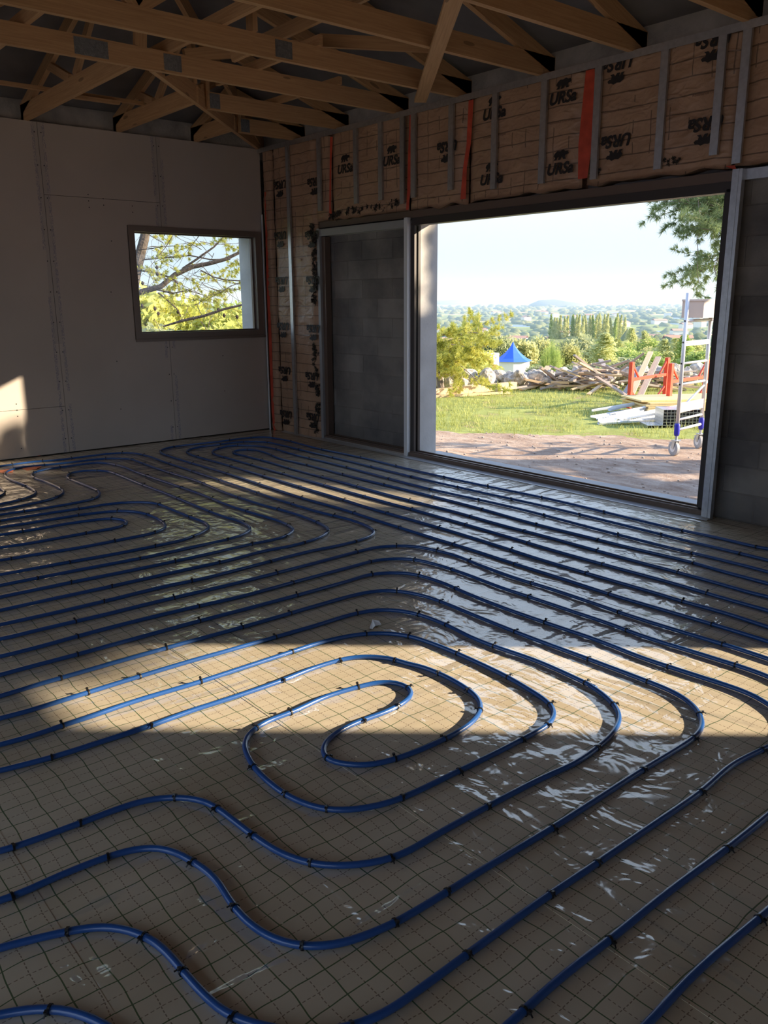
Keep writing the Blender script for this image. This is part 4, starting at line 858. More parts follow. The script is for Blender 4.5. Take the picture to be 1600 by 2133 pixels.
# pebbles on the dirt
random.seed(21); pb = MB()
for _ in range(380):
    x = random.uniform(-1, 6); y = random.uniform(0.5, 5.5)
    if (x+1.4)*(-0.56)+(y-4.05)*0.83 > 0: continue
    r = random.uniform(0.004, 0.02); z = gz(x, y)
    pb.tube([(x-r, y, z), (x-r*0.4, y, z+r*0.5), (x+r*0.5, y, z+r*0.4), (x+r, y, z)], [r*0.2, r*0.8, r*0.7, r*0.1], 6)
tag(pb.build('pebbles', mat('pebble', (0.50, 0.41, 0.34), 0.95)), 'pale pebbles scattered on the bare earth outside', 'pebbles', kind='stuff')
# ---------------------------------------------------------------- long pale beam and timber heap
def plank(a, b, w, h, m, label, grp=None, name='plank', rot=0.0):
    up = Vector((math.sin(rot), 0, math.cos(rot)))
    tag(MB().bar(a, b, w, h, up).build(name, m, bevel=0.002), label, 'plank' if name == 'plank' else 'beam', grp)
def G(u, v, dz=0.0): p = ground_pt(u, v); return p+Vector((0, 0, dz))
plank(G(880, 829, 0.10), G(1072, 813, 0.12), 0.16, 0.16, 'woodpale', 'long pale timber beam lying in front of the stone wall', name='timber_beam')
plank(G(860, 832, 0.04), G(1060, 822, 0.05), 0.12, 0.05, 'woodpale', 'thin pale board below the long beam', name='timber_beam')
random.seed(31)
named = [((1085, 816, .05), (1215, 797, .22), 'woodpale', .10, 'light board lying lowest at the left tip of the timber heap'), ((1108, 812, .05), (1142, 800, .45), 'woodpale', .16, 'short broad board leaning up at the left end of the heap'),
         ((1230, 812, .38), (1312, 834, .05), 'woodold', .09, 'long board sloping down to the right in front of the heap'), ((1248, 800, .62), (1278, 812, .15), 'woodgrey', .12, 'grey board standing up at the middle of the heap'),
         ((1310, 838, .05), (1350, 808, .86), 'woodpale', .12, 'long board leaning steeply inside the red rack, left of a pair'), ((1330, 836, .05), (1367, 808, .74), 'woodold', .13, 'long board leaning steeply inside the red rack, right of a pair'),
         ((1300, 826, .05), (1330, 812, .5), 'woodgrey', .10, 'grey board leaning against the left red post'), ((1050, 816, .04), (1130, 808, .12), 'woodgrey', .08, 'dark grey board between the beam and the heap'),
         ((1190, 820, .10), (1262, 815, .22), 'woodpale', .07, 'thin pale board across the front of the heap'), ((1225, 824, .02), (1250, 818, .16), 'woodpale', .09, 'sawn block end at the foot of the heap')]
for (u0, v0, h0), (u1, v1, h1), m_, w_, lab in named:
    plank(G(u0, v0, h0), G(u1, v1, h1), w_, 0.035, m_, lab, 'boards of the timber heap')
for k in range(96):
    u = random.triangular(1120, 1300, 1235) if k % 4 else random.uniform(1330, 1455); v = random.uniform(801, 816)
    p = G(u, v); hh = 0.58*max(0.15, 1-abs(u-1240)/150) if u < 1320 else 0.35
    c = p+Vector((0, 0, random.uniform(0.03, hh))); a = random.gauss(math.atan2(RT.y, RT.x), 0.45); L_ = random.uniform(0.3, 1.1)/2; sl = random.gauss(0, 0.3)
    d = Vector((math.cos(a), math.sin(a), sl))*L_
    wm_ = random.choice(['woodold', 'woodgrey', 'woodold', 'woodpale', 'woodgrey'])
    zmin = min((c-d).z, (c+d).z)-0.03-gz(c.x, c.y)
    if zmin < 0: c.z -= zmin
    plank(c-d, c+d, random.uniform(0.06, 0.14), random.uniform(0.025, 0.06), wm_, '%s %s offcut board jumbled in the timber heap %s' % ('long' if L_ > 0.42 else 'short' if L_ < 0.27 else 'middling', {'woodold': 'brown', 'woodgrey': 'grey', 'woodpale': 'pale'}[wm_], 'behind the red rack' if u > 1320 else 'left half' if u < 1225 else 'right half'), 'boards of the timber heap')
# ---------------------------------------------------------------- red rack with boards
def rack(pa, pb_, label, top):
    t = thing('stillage_frame', label, 'steel rack', tuple(pa), 'red steel rack frames')
    for p in (pa, pb_):
        b_ = Vector((p.x, p.y, gz(p.x, p.y))); MB().bar(b_, b_+Vector((0, 0, top)), 0.075, 0.075, Vector((1, 0, 0))).build('post', 'red', t, bevel=0.004)
    a = Vector((pa.x, pa.y, gz(pa.x, pa.y))); b = Vector((pb_.x, pb_.y, gz(pb_.x, pb_.y))); z = Vector((0, 0, 1)); d = (b-a)
    MB().bar(a+z*(top*0.62), b+z*(top*0.62), 0.05, 0.06).build('rail', 'red', t); MB().bar(a+z*0.07, b+z*0.07, 0.06, 0.07).build('rail', 'red', t)
    for q, e_ in ((a, 1), (b, -1)):
        MB().bar(q+z*(top-0.03), q+d*(0.2*e_)+z*(top*0.66), 0.03, 0.03).build('gusset', 'red', t); MB().bar(q+z*(0.32)+d*(0.03*e_), q+d*(0.28*e_)+z*0.09, 0.03, 0.03).build('gusset', 'red', t)
P1 = Vector((-1.03, 9.0, 0)); P3 = Vector((-0.22, 8.95, 0))
def post_at(u, vtop, h): # stand a post of height h on the ground so its head is seen at (u, vtop)
    d = ray(u, vtop); t = 8.0
    while t < 60:
        p = CAM+d*t
        if p.z <= gz(p.x, p.y)+h+1e-3 and d.z < 0: return p
        if d.z < 0 and p.z < gz(p.x, p.y)+h: return p
        t += 0.02
    return p
rA, rB, rC, rD = post_at(1317, 754, 0.90), post_at(1391, 745, 0.90), post_at(1399, 757, 0.90), post_at(1473, 749, 0.90)
rack(rA, rB, 'red steel rack frame at the left end of the yellow boards', 0.90); rack(rC, rD, 'red steel rack frame nearest the rolling tower', 0.90)
pA, pB, pC = on(1292, 829, 2, -0.36), on(1345, 848, 2, -0.40), on(1474, 806, 2, -0.30)
ax = (rD-rC); ax.z = 0; 
bd = (pB-pA); bd.z = 0; bd.normalize(); ln = Vector((-bd.y, bd.x, 0))
if ln.dot(RT) < 0: ln = -ln
random.seed(41)
c0_ = (pA+pB)/2; W_ = (pB-pA).length
for k in range(6):
    z = gz(c0_.x, c0_.y)+0.13+k*0.034; off = random.uniform(-0.05, 0.05); ws = W_*(1 if k < 5 else 0.8)
    for j, (l0, l1) in enumerate(((0.0, 2.15), (2.17, 3.6)) if k % 2 else ((0.05, 1.7), (1.72, 3.55))):
        a = c0_+ln*(l0+off); b = c0_+ln*(l1+off); a.z = z; b.z = z+0.0
        tag(MB().bar(a, b, ws, 0.030).build('formwork_board', 'panel', bevel=0.002), 'yellow formwork board, %s layer from the bottom, %s half of the stack' % (ORD[k], ('left', 'right')[j]), 'board', 'yellow formwork boards in the red rack')
# ---------------------------------------------------------------- metal profiles on the grass
random.seed(51)
for k in range(22):
    u0 = random.uniform(1232, 1310); v0 = random.uniform(868, 886); u1 = u0+random.uniform(90, 180); v1 = v0-random.uniform(2, 20)
    a = G(u0, v0, 0.02+0.03*(k//6)); b = G(min(u1, 1450), v1, 0.03+0.05*(k//4)); w_ = random.choice([0.05, 0.05, 0.08, 0.10])
    up = Vector((random.uniform(-.5, .5), random.uniform(-.5, .5), 1)).normalized(); d = (b-a).normalized(); sd_ = d.cross(up).normalized()
    mb = MB(); mb.bar(a, b, w_, 0.002, up); mb.bar(a+sd_*w_/2+up*0.015, b+sd_*w_/2+up*0.015, 0.002, 0.03, up); mb.bar(a-sd_*w_/2+up*0.015, b-sd_*w_/2+up*0.015, 0.002, 0.03, up)
    tag(mb.build('metal_profile', 'alu'), '%s pale metal channel lying on the grass beside the red rack' % {0.05: 'narrow', 0.08: 'medium', 0.10: 'broad'}[w_], 'metal profile', 'loose metal channels on the grass')
# bundle of stacked channels showing their ends
bp0 = G(1384, 893); bx = RT.copy(); bx.z = 0; bx.normalize(); by = Vector((-bx.y, bx.x, 0))
for r in range(6):
    for c in range(11):
        if r > 4 and c > 9: continue
        o_ = bp0+bx*(c*0.062-(0.25 if r == 0 else 0.0))+Vector((0, 0, 0.03+r*0.052)); mb = MB(); w_, h_, ll = 0.058, 0.048, 0.45
        for dx, dz, a, b in ((0, -h_/2, w_, 0.003), (0, h_/2, w_, 0.003), (-w_/2, 0, 0.003, h_), (w_/2, 0, 0.003, h_)):
            s_ = o_+bx*dx+Vector((0, 0, dz)); mb.bar(s_, s_+by*ll, a, b)
        tag(mb.build('box_profile', 'steel'), 'hollow profile, %s row from the ground, %s from the left in the bundle' % (ORD[r], ORD[c]), 'metal profile', 'hollow profiles stacked end-on')
# ---------------------------------------------------------------- rolling scaffold tower
tw = thing('rolling_tower', 'aluminium rolling scaffold tower standing on the bare earth at the right', 'scaffold tower', (2.44, 4.99, -0.6))
wa, wb_ = Vector((2.44, 4.99, 0)), Vector((2.36, 5.76, 0))
for q in (wa, wb_): q.z = gz(q.x, q.y)
dd = (wb_-wa).normalized(); zz = Vector((0, 0, 1))
for i, q in enumerate((wa, wb_)):
    top = 2.18 if i == 0 else 2.10
    MB().tube([q+zz*0.42, q+zz*top], 0.026, 12).build('upright', 'tower', tw, smooth=True)
    MB().tube([q+zz*0.28, q+zz*0.31, q+zz*0.43, q+zz*0.45], [0.03, 0.038, 0.038, 0.03], 14).build('collar', 'bluecap', tw, smooth=True)
    MB().tube([q+zz*0.20, q+zz*0.30], 0.02, 10).build('stem', 'steel', tw)
    ca_ = Vector((0.35, 0.94, 0)) if i == 0 else Vector((0.5, 0.87, 0)); fwd = Vector((-ca_.y, ca_.x, 0)); c = q+zz*0.10+fwd*0.03
    cs = MB().tube([c-ca_*0.024, c-ca_*0.02, c+ca_*0.02, c+ca_*0.024], [0.085, 0.1, 0.1, 0.085], 24).build('castor_wheel', 'rubber', tw, smooth=False)
    MB().tube([c-ca_*0.028, c+ca_*0.028], 0.05, 16).build('wheel_hub', 'alu', cs)
    fk = MB(); fk.bar(c-ca_*0.035+zz*0.0, c-ca_*0.035+zz*0.12-fwd*0.03, 0.05, 0.004, ca_); fk.bar(c+ca_*0.035, c+ca_*0.035+zz*0.12-fwd*0.03, 0.05, 0.004, ca_); fk.bar(q+zz*0.215-fwd*0.05, q+zz*0.215+fwd*0.05, 0.09, 0.012)
    fk.build('castor_fork', 'steel', tw); MB().bar(q+zz*0.20+fwd*0.03, q+zz*0.17+fwd*0.13, 0.04, 0.012).build('brake_pedal', 'tower', tw)
for h in (0.50, 0.98, 1.26, 1.54, 1.82):
    MB().tube([wa+zz*h, wb_+zz*h], 0.017 if h < 1.8 else 0.02, 10).build('rung', 'tower', tw, smooth=True)
MB().bar(wa+zz*1.52, wb_+zz*1.52, 0.03, 0.06).build('rung', 'tower', tw)
MB().tube([wa+zz*0.62, wb_+dd*0.25+zz*1.02], 0.015, 8).build('brace', 'tower', tw, smooth=True)
MB().bar(wa+zz*0.66-dd*0.02, wb_+zz*0.66, 0.03, 0.13).build('toe_board', 'beige', tw)
MB().tube([wa+zz*0.36, wb_+zz*0.36], 0.02, 8).build('rung', 'tower', tw, smooth=True)
for h in (0.98, 1.26, 1.54, 1.82): MB().tube([wa+zz*h-dd*0.03, wa+zz*h-dd*0.026], 0.012, 8).build('rung_end', 'black', tw)
bxo = thing('storage_box', 'beige case sitting on top of the rolling tower', 'case', tuple(wa+dd*0.5+zz*1.86))
cb_ = wa+dd*0.52+zz*1.965
MB().bar(cb_-dd*0.34+RT*0.0, cb_+dd*0.42, 0.30, 0.22).build('case_body', 'beige', bxo, bevel=0.01)
MB().bar(cb_-dd*0.35+zz*0.12, cb_+dd*0.43+zz*0.12, 0.31, 0.025).build('case_lid', 'beige', bxo, bevel=0.005)

# ================================================================== VEGETATION
def leafblob(mb, c, R, n, s, flat=1.0, keep=None):
    for _ in range(n):
        d = Vector((random.gauss(0, 1), random.gauss(0, 1), random.gauss(0, 1))).normalized()*(random.random()**0.4)
        p = Vector((c[0]+d.x*R[0], c[1]+d.y*R[1], c[2]+d.z*R[2]))
        if keep and not keep(p): continue
        a = Vector((random.gauss(0, 1), random.gauss(0, 1), random.gauss(0, 1))).normalized(); b = a.orthogonal().normalized()
        k = s*random.uniform(0.6, 1.3)
        mb.quad([p-a*k, p-b*k*0.45, p+a*k, p+b*k*0.45])
def tuft(mb, p, r, n=22, w=0.006, dirn=None):
    n = int(n*1.6)
    for _ in range(n):
        d = Vector((random.gauss(0, 1), random.gauss(0, 1), random.gauss(0, 1)))
        if dirn: d = d*0.7+dirn
        d = d.normalized()*r*random.uniform(0.6, 1.0); s = d.orthogonal().normalized()*w
        mb.quad([p-s, p+s, p+d])
def tree_mesh(seed, kind):
    random.seed(seed); mb = MB()
    if kind == 'round':
        for _ in range(26):
            d = Vector((random.gauss(0, 1), random.gauss(0, 1), random.gauss(0, 0.8))).normalized()*random.uniform(0.3, 0.8)
            leafblob(mb, (d.x*0.8, d.y*0.8, 1.05+d.z*0.75), (0.36, 0.36, 0.30), 190, 0.075)
    elif kind == 'tall':
        for k in range(18):
            z = 0.25+k*0.2; r = 0.32*math.sin(PI*min(1, (k+2)/20))**0.6
            leafblob(mb, (random.uniform(-.1, .1), random.uniform(-.1, .1), z), (r*1.7, r*1.7, 0.24), 170, 0.085)
    elif kind == 'brush':
        for _ in range(900):
            a = random.uniform(0, 2*PI); r0_ = random.random()**0.5*0.4; sp = random.uniform(0.3, 1.2)
            p = Vector((math.cos(a)*r0_, math.sin(a)*r0_, 0)); q = p+Vector((math.cos(a)*0.5*sp*r0_*1.6, math.sin(a)*0.5*sp*r0_*1.6, random.uniform(0.9, 2.1)*(1.1-r0_*0.9)))
            s = Vector((math.sin(a), -math.cos(a), 0))*0.014; mb.quad([p-s, p+s, q])
            for _ in range(3):
                m_ = p.lerp(q, random.uniform(0.4, 0.95)); d = Vector((random.gauss(0, 1), random.gauss(0, 1), 1.4)).normalized()*0.16; mb.quad([m_-s*0.8, m_+s*0.8, m_+d])
    return mb
def put_tree(kind_mesh, u, v, depth, h, wd, label, cat='tree', name='tree', group=None, hm=2.0):
    p = at(u, v, depth); z = gz(p.x, p.y); top = p.z
    o = link(name, kind_mesh, None, (p.x, p.y, z), (0, 0, random.uniform(0, 6)), (wd/2, wd/2, max(0.5, top-z)/hm))
    tag(o, label, cat, group); return o
def mk(seed, kind, m):
    b = tree_mesh(seed, kind); return b.mesh('foliage', m)
RG = mk(1, 'round', 'leafgreen'); RP = mk(2, 'round', 'leafpale'); RY = mk(3, 'round', 'leafyellow'); RO = mk(4, 'round', 'leafolive'); TG = mk(5, 'tall', 'leafgreen'); TP = mk(6, 'tall', 'leafpoplar'); BR = mk(7, 'brush', 'leafgreen')
random.seed(61)
# (u, v of the crown top, depth, width)
for u, v, dp, wd, me_, hm, lab, nm in (
    (1150, 700, 24, 1.25, BR, 2.1, 'feathery upright green shrub just beyond the stone wall', 'shrub'),
    (1116, 756, 23, 0.8, RO, 2.0, 'low grey-olive bush beside the feathery shrub', 'shrub'),
    (1182, 702, 34, 2.0, RP, 2.0, 'pale bush right behind the feathery shrub', 'shrub'),
    (1258, 692, 42, 2.9, TP, 3.9, 'tall pale tree in the middle of the opening, behind the timber heap', 'tree'),
    (1245, 705, 44, 2.4, RP, 2.0, 'round pale crown overlapping the tall pale tree', 'tree'),
    (1318, 742, 40, 3.0, RO, 2.0, 'low olive tree behind the red rack, left', 'tree'),
    (1350, 724, 48, 3.2, RG, 2.0, 'bright green crown behind the red rack', 'tree'),
    (1382, 705, 52, 2.6, TP, 3.9, 'tall pale tree behind the middle red posts', 'tree'),
    (1428, 695, 52, 2.4, TG, 3.9, 'tall tree just left of the rolling tower', 'tree'),
    (1462, 722, 46, 3.0, RG, 2.0, 'green crown seen through the rungs of the tower', 'tree'),
    (992, 705, 30, 1.6, RY, 2.0, 'yellow-green bush right of the pine at the left of the opening', 'shrub'),
    (1034, 768, 26, 0.8, RY, 2.0, 'small yellow-green bush in front of the blue tent', 'shrub'),
    (1215, 752, 30, 2.0, RO, 2.0, 'low olive bush over the timber heap', 'shrub'),
    (1018, 672, 115, 9.0, RO, 2.0, 'broad olive crown behind the yellow-green bush', 'tree'),
    (1100, 690, 120, 9, RP, 2.0, 'pale crown right behind the blue tent', 'tree'),
    (1135, 686, 130, 9, RP, 2.0, 'second pale crown to the right of the blue tent', 'tree'),
    (1200, 680, 125, 9, RO, 2.0, 'olive crown beyond the feathery shrub', 'tree'),
    (1300, 712, 90, 7, RG, 2.0, 'dark green crown left of the red rack, mid distance', 'tree'),
    (1062, 684, 150, 9, RO, 2.0, 'olive crown directly above the blue tent', 'tree')):
    put_tree(me_, u, v, dp, 0, wd, lab, 'shrub' if nm == 'shrub' else 'tree', nm, hm=hm)
MD = ['pale', 'olive', 'green', 'fresh', 'tall']
for k in range(56):
    dp = random.uniform(60, 210); u = random.uniform(1085, 1500) if k % 7 else random.uniform(905, 1000); kk = random.randrange(5); vv = 668+7200/dp/1.4+random.uniform(-8, 12)-(6 if kk == 4 else 0)
    if 1030 < u < 1115 and dp < 100: continue
    put_tree((RP, RO, RG, RG, TP)[kk], u, vv, dp, 0, random.uniform(6, 9), '%s %s tree on the wooded slope %s' % ('nearer' if dp < 105 else 'farther', MD[kk], 'left of the blue tent' if u < 1050 else 'right of the blue tent' if u < 1200 else 'behind the timber heap' if u < 1310 else 'behind the red rack' if u < 1415 else 'behind the rolling tower'), 'tree', 'tree', '%s trees of the wooded slope' % MD[kk], 3.9 if kk == 4 else 2.0)
# row of poplars
random.seed(62)
for k in range(22):
    put_tree(TP if k % 6 else TG, 1148+k*7.4+random.uniform(-2, 2), 655+random.uniform(-4, 6), 420+random.uniform(-10, 10), 0, 5.5, ORD[k]+' poplar from the left in the long valley row', 'tree', 'poplar_tree', 'poplars in the valley row', 3.9)

def branchy(mb_w, mb_l, p, d, L_, r, depth, leafn, lr, droop=0.0, keep=None, lw=0.006, col=None):
    """recursive branch: wood to mb_w, needle tufts to mb_l"""
    pts = [p]; n = 6; q = p.copy(); dd_ = d.normalized()
    for i in range(n):
        dd_ = (dd_+Vector((random.gauss(0, .12), random.gauss(0, .12), random.gauss(0, .10)-droop))).normalized(); q = q+dd_*(L_/n); pts.append(q.copy())
    mb_w.tube(pts, [max(0.0025, r*(1-0.75*i/n)) for i in range(n+1)], 6 if r > 0.01 else 4)
    if depth == 0:
        for i in range(1, n+1):
            for _ in range(leafn):
                t = pts[i]+Vector((random.gauss(0, 1), random.gauss(0, 1), random.gauss(0, 1)))*lr*0.25
                if keep is None or keep(t): tuft(mb_l, t, lr, 16, lw, dd_)
        return
    for i in range(1, n+1):
        for _ in range(2 if depth > 1 else 1):
            nd = (dd_*0.7+Vector((random.gauss(0, .7), random.gauss(0, .7), random.gauss(0, .45)))).normalized()
            branchy(mb_w, mb_l, pts[i], nd, L_*random.uniform(0.4, 0.6), r*0.45, depth-1, leafn, lr, droop, keep, lw)
# pine bush at the left side of the opening, growing beyond the stone wall
random.seed(71)
pt_ = thing('pine_tree', 'feathery yellow-green pine at the left side of the opening, beyond the stone wall', 'tree', (0, 0, 0))
w_, l_ = MB(), MB(); base = at(925, 800, 19.0)
for k in range(13):
    a = at(910+random.uniform(-25, 5), 775-random.uniform(0, 90), 19+random.uniform(-.8, .8)); tgt = at(945+random.uniform(-35, 62), 682+k*10+random.uniform(-12, 12), 19+random.uniform(-1, 1))
    branchy(w_, l_, a, (tgt-a), (tgt-a).length*1.0, 0.02, 1, 3, 0.13, 0.01, None, 0.010)
w_.tube([base+Vector((0, 0, -0.6)), at(905, 700, 19), at(900, 640, 19)], [0.09, 0.06, 0.03], 8); w_.build('branches', 'bark', pt_); l_.build('foliage', 'leafyellow', pt_)
for u, v, dp, wd, lab in ((935, 700, 23, 1.9, 'yellow-green bush showing through the pine at the left of the opening'), (985, 745, 22, 1.9, 'low yellow-green bush under the pine branches'), (925, 745, 21, 1.5, 'yellow-green bush against the concrete jamb')):
    put_tree(RY, u, v, dp, 0, wd, lab, 'shrub', 'shrub')
# ---------------------------------------------------------------- shading pine right of the opening; its left bough shows at the top right
def gap_ok(p):
    k = p.y/SUN.y; a = p-SUN*k
    q = p-SUN*(p.z/SUN.z)
    if 8.5 < a.x < 10.4: return q.y < -3.85 and q.x < 5.22+0.12*math.sin(q.y*7)       # keeps the unseen doorway in the sun
    if 2.30 < a.x < 3.6 and 1.25 < a.z < 2.3 and noise.noise(Vector((a.x*3.2, a.z*3.2, 2))) < 0.25+(a.z-2.0)*0.10: return False   # gap that lights the left wall
    q = p-SUN*(p.z/SUN.z)
    if 2.1 < q.x < 4.62 and -2.3 < q.y < -0.7:
        c_ = -1.92+(q.x-2.3)*0.44
        if abs(q.y-c_) < 0.33 and noise.noise(Vector((q.x*2.2, q.y*3.5, 5))) < 0.36: return False     # gap that lights the floor band
    a = p-SUN*((p.y-5.4)/SUN.y)
    if p.y > 5.4 and 1.9 < a.x < 3.3 and a.z < 1.9: return False
    a = p-SUN*((p.z+0.6)/SUN.z)
    if a.y > 0.55 and noise.noise(Vector((a.x*1.1, a.y*1.1, 9))) > 0.18: return False    # dapples on the bare earth
    return True
random.seed(81)
sp_ = thing('pine_tree', 'large pine right of the opening, one bough reaching into the top right sky', 'tree', (9.2, 7.8, -0.6))
w_, l_ = MB(), MB()
w_.tube([(9.2, 8.2, -0.7), (9.25, 8.1, 1.0), (9.1, 8.0, 3.0), (9.2, 7.9, 6.5)], [0.2, 0.17, 0.14, 0.05], 10)
for c, R, n_ in (((10.6, 7.7, 4.7), (3.4, 1.1, 2.0), 20000), ((7.6, 8.0, 3.0), (3.6, 1.2, 2.2), 13000), ((6.6, 7.4, 1.2), (3.4, 0.9, 1.7), 8000), ((12.0, 7.4, 3.9), (2.6, 0.9, 1.8), 10000), ((9.6, 7.6, 3.6), (2.6, 1.0, 1.8), 9000), ((15.4, 7.6, 5.4), (0.9, 0.5, 0.9), 5000)):  # last lobe is out of view, added to cut the doorway's sun patch short
    leafblob(l_, c, R, n_, 0.13, keep=gap_ok)
bough0 = at(1700, 440, 13.6)
w_.tube([Vector((9.1, 8.0, 3.2)), bough0+Vector((0.6, 0, 0.1)), bough0], [0.09, 0.06, 0.045], 8)
for k in range(26):
    a = at(1640+random.uniform(-50, 40), 430+random.uniform(-40, 60), 13.6+random.uniform(-.5, .5))
    tgt = at(random.uniform(1395, 1505), random.uniform(385, 470) if k % 3 else random.uniform(480, 580), 13.6+random.uniform(-.7, .7))
    if tgt is not None: branchy(w_, l_, a, tgt-a, (tgt-a).length*0.92, 0.020, 1, 3, 0.13, 0.0, None, 0.005)
w_.build('branches', 'bark', sp_); l_.build('foliage', 'leafpine', sp_)
# shrubs to the right that shade the bare earth
random.seed(82)
for cx, cy, r_, h_ in ((4.7, 10.6, 0.0, 0),):
    pass
# ---------------------------------------------------------------- seen through the window: pine boughs and sunlit scrub
random.seed(91)
wt = thing('pine_tree', 'bare-branched pine close outside the left window', 'tree', (-3, -1, -0.6))
w_, l_, c_ = MB(), MB(), MB()
D = 13.0
w_.tube([at(250, 800, D), at(268, 640, D), at(284, 560, D), at(300, 500, D), at(312, 440, D)], [0.12, 0.10, 0.085, 0.075, 0.06], 10)
w_.tube([at(250, 640, D), at(287, 610, D), at(335, 597, D), at(365, 572, D), at(400, 556, D), at(440, 548, D), at(470, 540, D), at(505, 523, D), at(560, 500, D)], [0.055, 0.048, 0.042, 0.04, 0.036, 0.032, 0.028, 0.022, 0.016], 10)
w_.tube([at(340, 680, D-1), at(380, 668, D-1), at(425, 658, D-1), at(470, 643, D-1), at(505, 635, D-1), at(560, 620, D-1)], [0.012, 0.02, 0.02, 0.017, 0.014, 0.01], 8)
w_.tube([at(380, 560, D), at(410, 540, D), at(445, 515, D), at(470, 490, D), at(500, 470, D)], [0.02, 0.018, 0.015, 0.012, 0.01], 6)
w_.tube([at(290, 563, D), at(325, 568, D), at(360, 580, D), at(372, 592, D)], [0.016]*4, 6)
w_.tube([at(296, 541, D), at(345, 537, D), at(395, 532, D), at(440, 541, D), at(480, 540, D)], [0.012]*5, 6)
w_.tube([at(330, 610, D), at(352, 628, D), at(370, 645, D), at(377, 660, D)], [0.014, 0.012, 0.01, 0.008], 6)
w_.tube([at(418, 563, D), at(445, 577, D), at(470, 583, D), at(520, 586, D)], [0.012, 0.011, 0.01, 0.008], 6)
w_.tube([at(325, 603, D), at(360, 611, D), at(390, 605, D)], [0.014, 0.012, 0.007], 6)
for k in range(34):
    a = at(random.uniform(285, 500), random.uniform(480, 690), D+random.uniform(-.6, .6)); d = Vector((random.gauss(0, 1), random.gauss(0, 1), random.gauss(0, .7)))
    branchy(w_, l_ if k % 3 == 0 else MB(), a, d, random.uniform(0.5, 1.0), 0.006, 1, 1, 0.08, 0.0, None, 0.006)
leafblob(l_, at(400, 215, 13.5), (2.3, 2.3, 1.5), 5200, 0.085)
w_.build('branches', 'barkdark', wt); l_.build('foliage', 'leafyellow', wt)
for u, v in ((327, 557), (328, 571), (297, 590), (293, 610), (296, 637), (323, 643), (330, 653), (371, 650), (455, 645), (494, 660), (403, 663), (467, 657)):
    p = at(u, v, D-0.8); c_.tube([p+Vector((0, 0, 0.03)), p, p-Vector((0, 0, 0.03))], [0.008, 0.028, 0.01], 8)
c_.build('pine_cones', 'cone', wt)
for u, v, dp, wd, me_, lab in ((430, 648, 24, 3.2, RY, 'bright yellow-green bush low in the window'), (500, 640, 23, 2.8, RY, 'yellow-green bush at the right of the window view'), (360, 660, 22, 3.0, RY, 'yellow-green bush at the lower middle of the window'),
                               (300, 655, 20, 2.6, RO, 'olive scrub at the lower left of the window'), (330, 600, 40, 5.5, RY, 'tall yellow-green crown left in the window, further back'), (390, 592, 46, 5.5, RY, 'yellow-green crown behind the bare branch'), (300, 585, 44, 6, RO, 'tall olive crown at the left of the window, further back'),
                               (440, 606, 44, 4.6, RG, 'green crown on the skyline in the window'), (472, 602, 48, 4.6, RY, 'yellow-green crown on the skyline in the window'), (505, 604, 48, 5.0, RG, 'green crown right on the skyline in the window'), (415, 620, 36, 3.2, RO, 'small grey-olive bush at the centre of the window'), (540, 600, 46, 5.0, RY, 'yellow-green crown hidden by the window frame'),
                               (292, 545, 30, 5.0, RY, 'tall yellowish crown filling the left of the window'), (345, 568, 31, 4.4, RY, 'large yellow-green crown under the thick branch in the window'), (392, 590, 33, 4.2, RY, 'yellow-green crown at the centre of the window skyline'), (430, 612, 30, 3.4, RY, 'pale yellow-green crown low on the window skyline'), (466, 598, 31, 3.6, RY, 'rounded yellow-green crown right of centre in the window'), (498, 600, 30, 3.6, RY, 'yellow-green crown against the window reveal')):
    put_tree(me_, u, v, dp, 0, wd, lab, 'tree' if dp > 30 else 'shrub', 'tree' if dp > 30 else 'shrub')

# ---------------------------------------------------------------- blue tent
tp_ = at(1069, 712, 85); gzt = gz(tp_.x, tp_.y); R_ = 1.75
tn = thing('pavilion', 'pavilion with a pointed blue canvas roof and white walls beyond the stone wall', 'tent', (tp_.x, tp_.y, gzt))
prof = [(0.02, 0.0), (0.25, -0.45), (0.7, -0.95), (1.2, -1.35), (1.75, -1.62)]
n = 8; mb = MB(); apex = tp_.z
for (ra, za), (rb, zb2) in zip(prof, prof[1:]):
    for k in range(n):
        a0_, a1_ = 2*PI*k/n, 2*PI*(k+1)/n; P_ = lambda r, a, z: (tp_.x+r*math.cos(a)*1.15, tp_.y+r*math.sin(a)*1.15, apex+z*1.18)
        mb.quad([P_(ra, a0_, za), P_(ra, a1_, za), P_(rb, a1_, zb2), P_(rb, a0_, zb2)])
mb.build('canopy', 'tent', tn)
MB().tube([(tp_.x, tp_.y, apex-1.9), (tp_.x, tp_.y, gzt-0.3)], 1.75, 8).build('wall_panel', 'white', tn)
hb = at(1022, 735, 75)
tag(MB().box((hb.x-0.55, hb.y-0.55, gz(hb.x, hb.y)-0.5), (hb.x+0.55, hb.y+0.55, hb.z)).build('outbuilding', 'white'), 'small white flat-roofed outbuilding left of the blue tent', 'building')
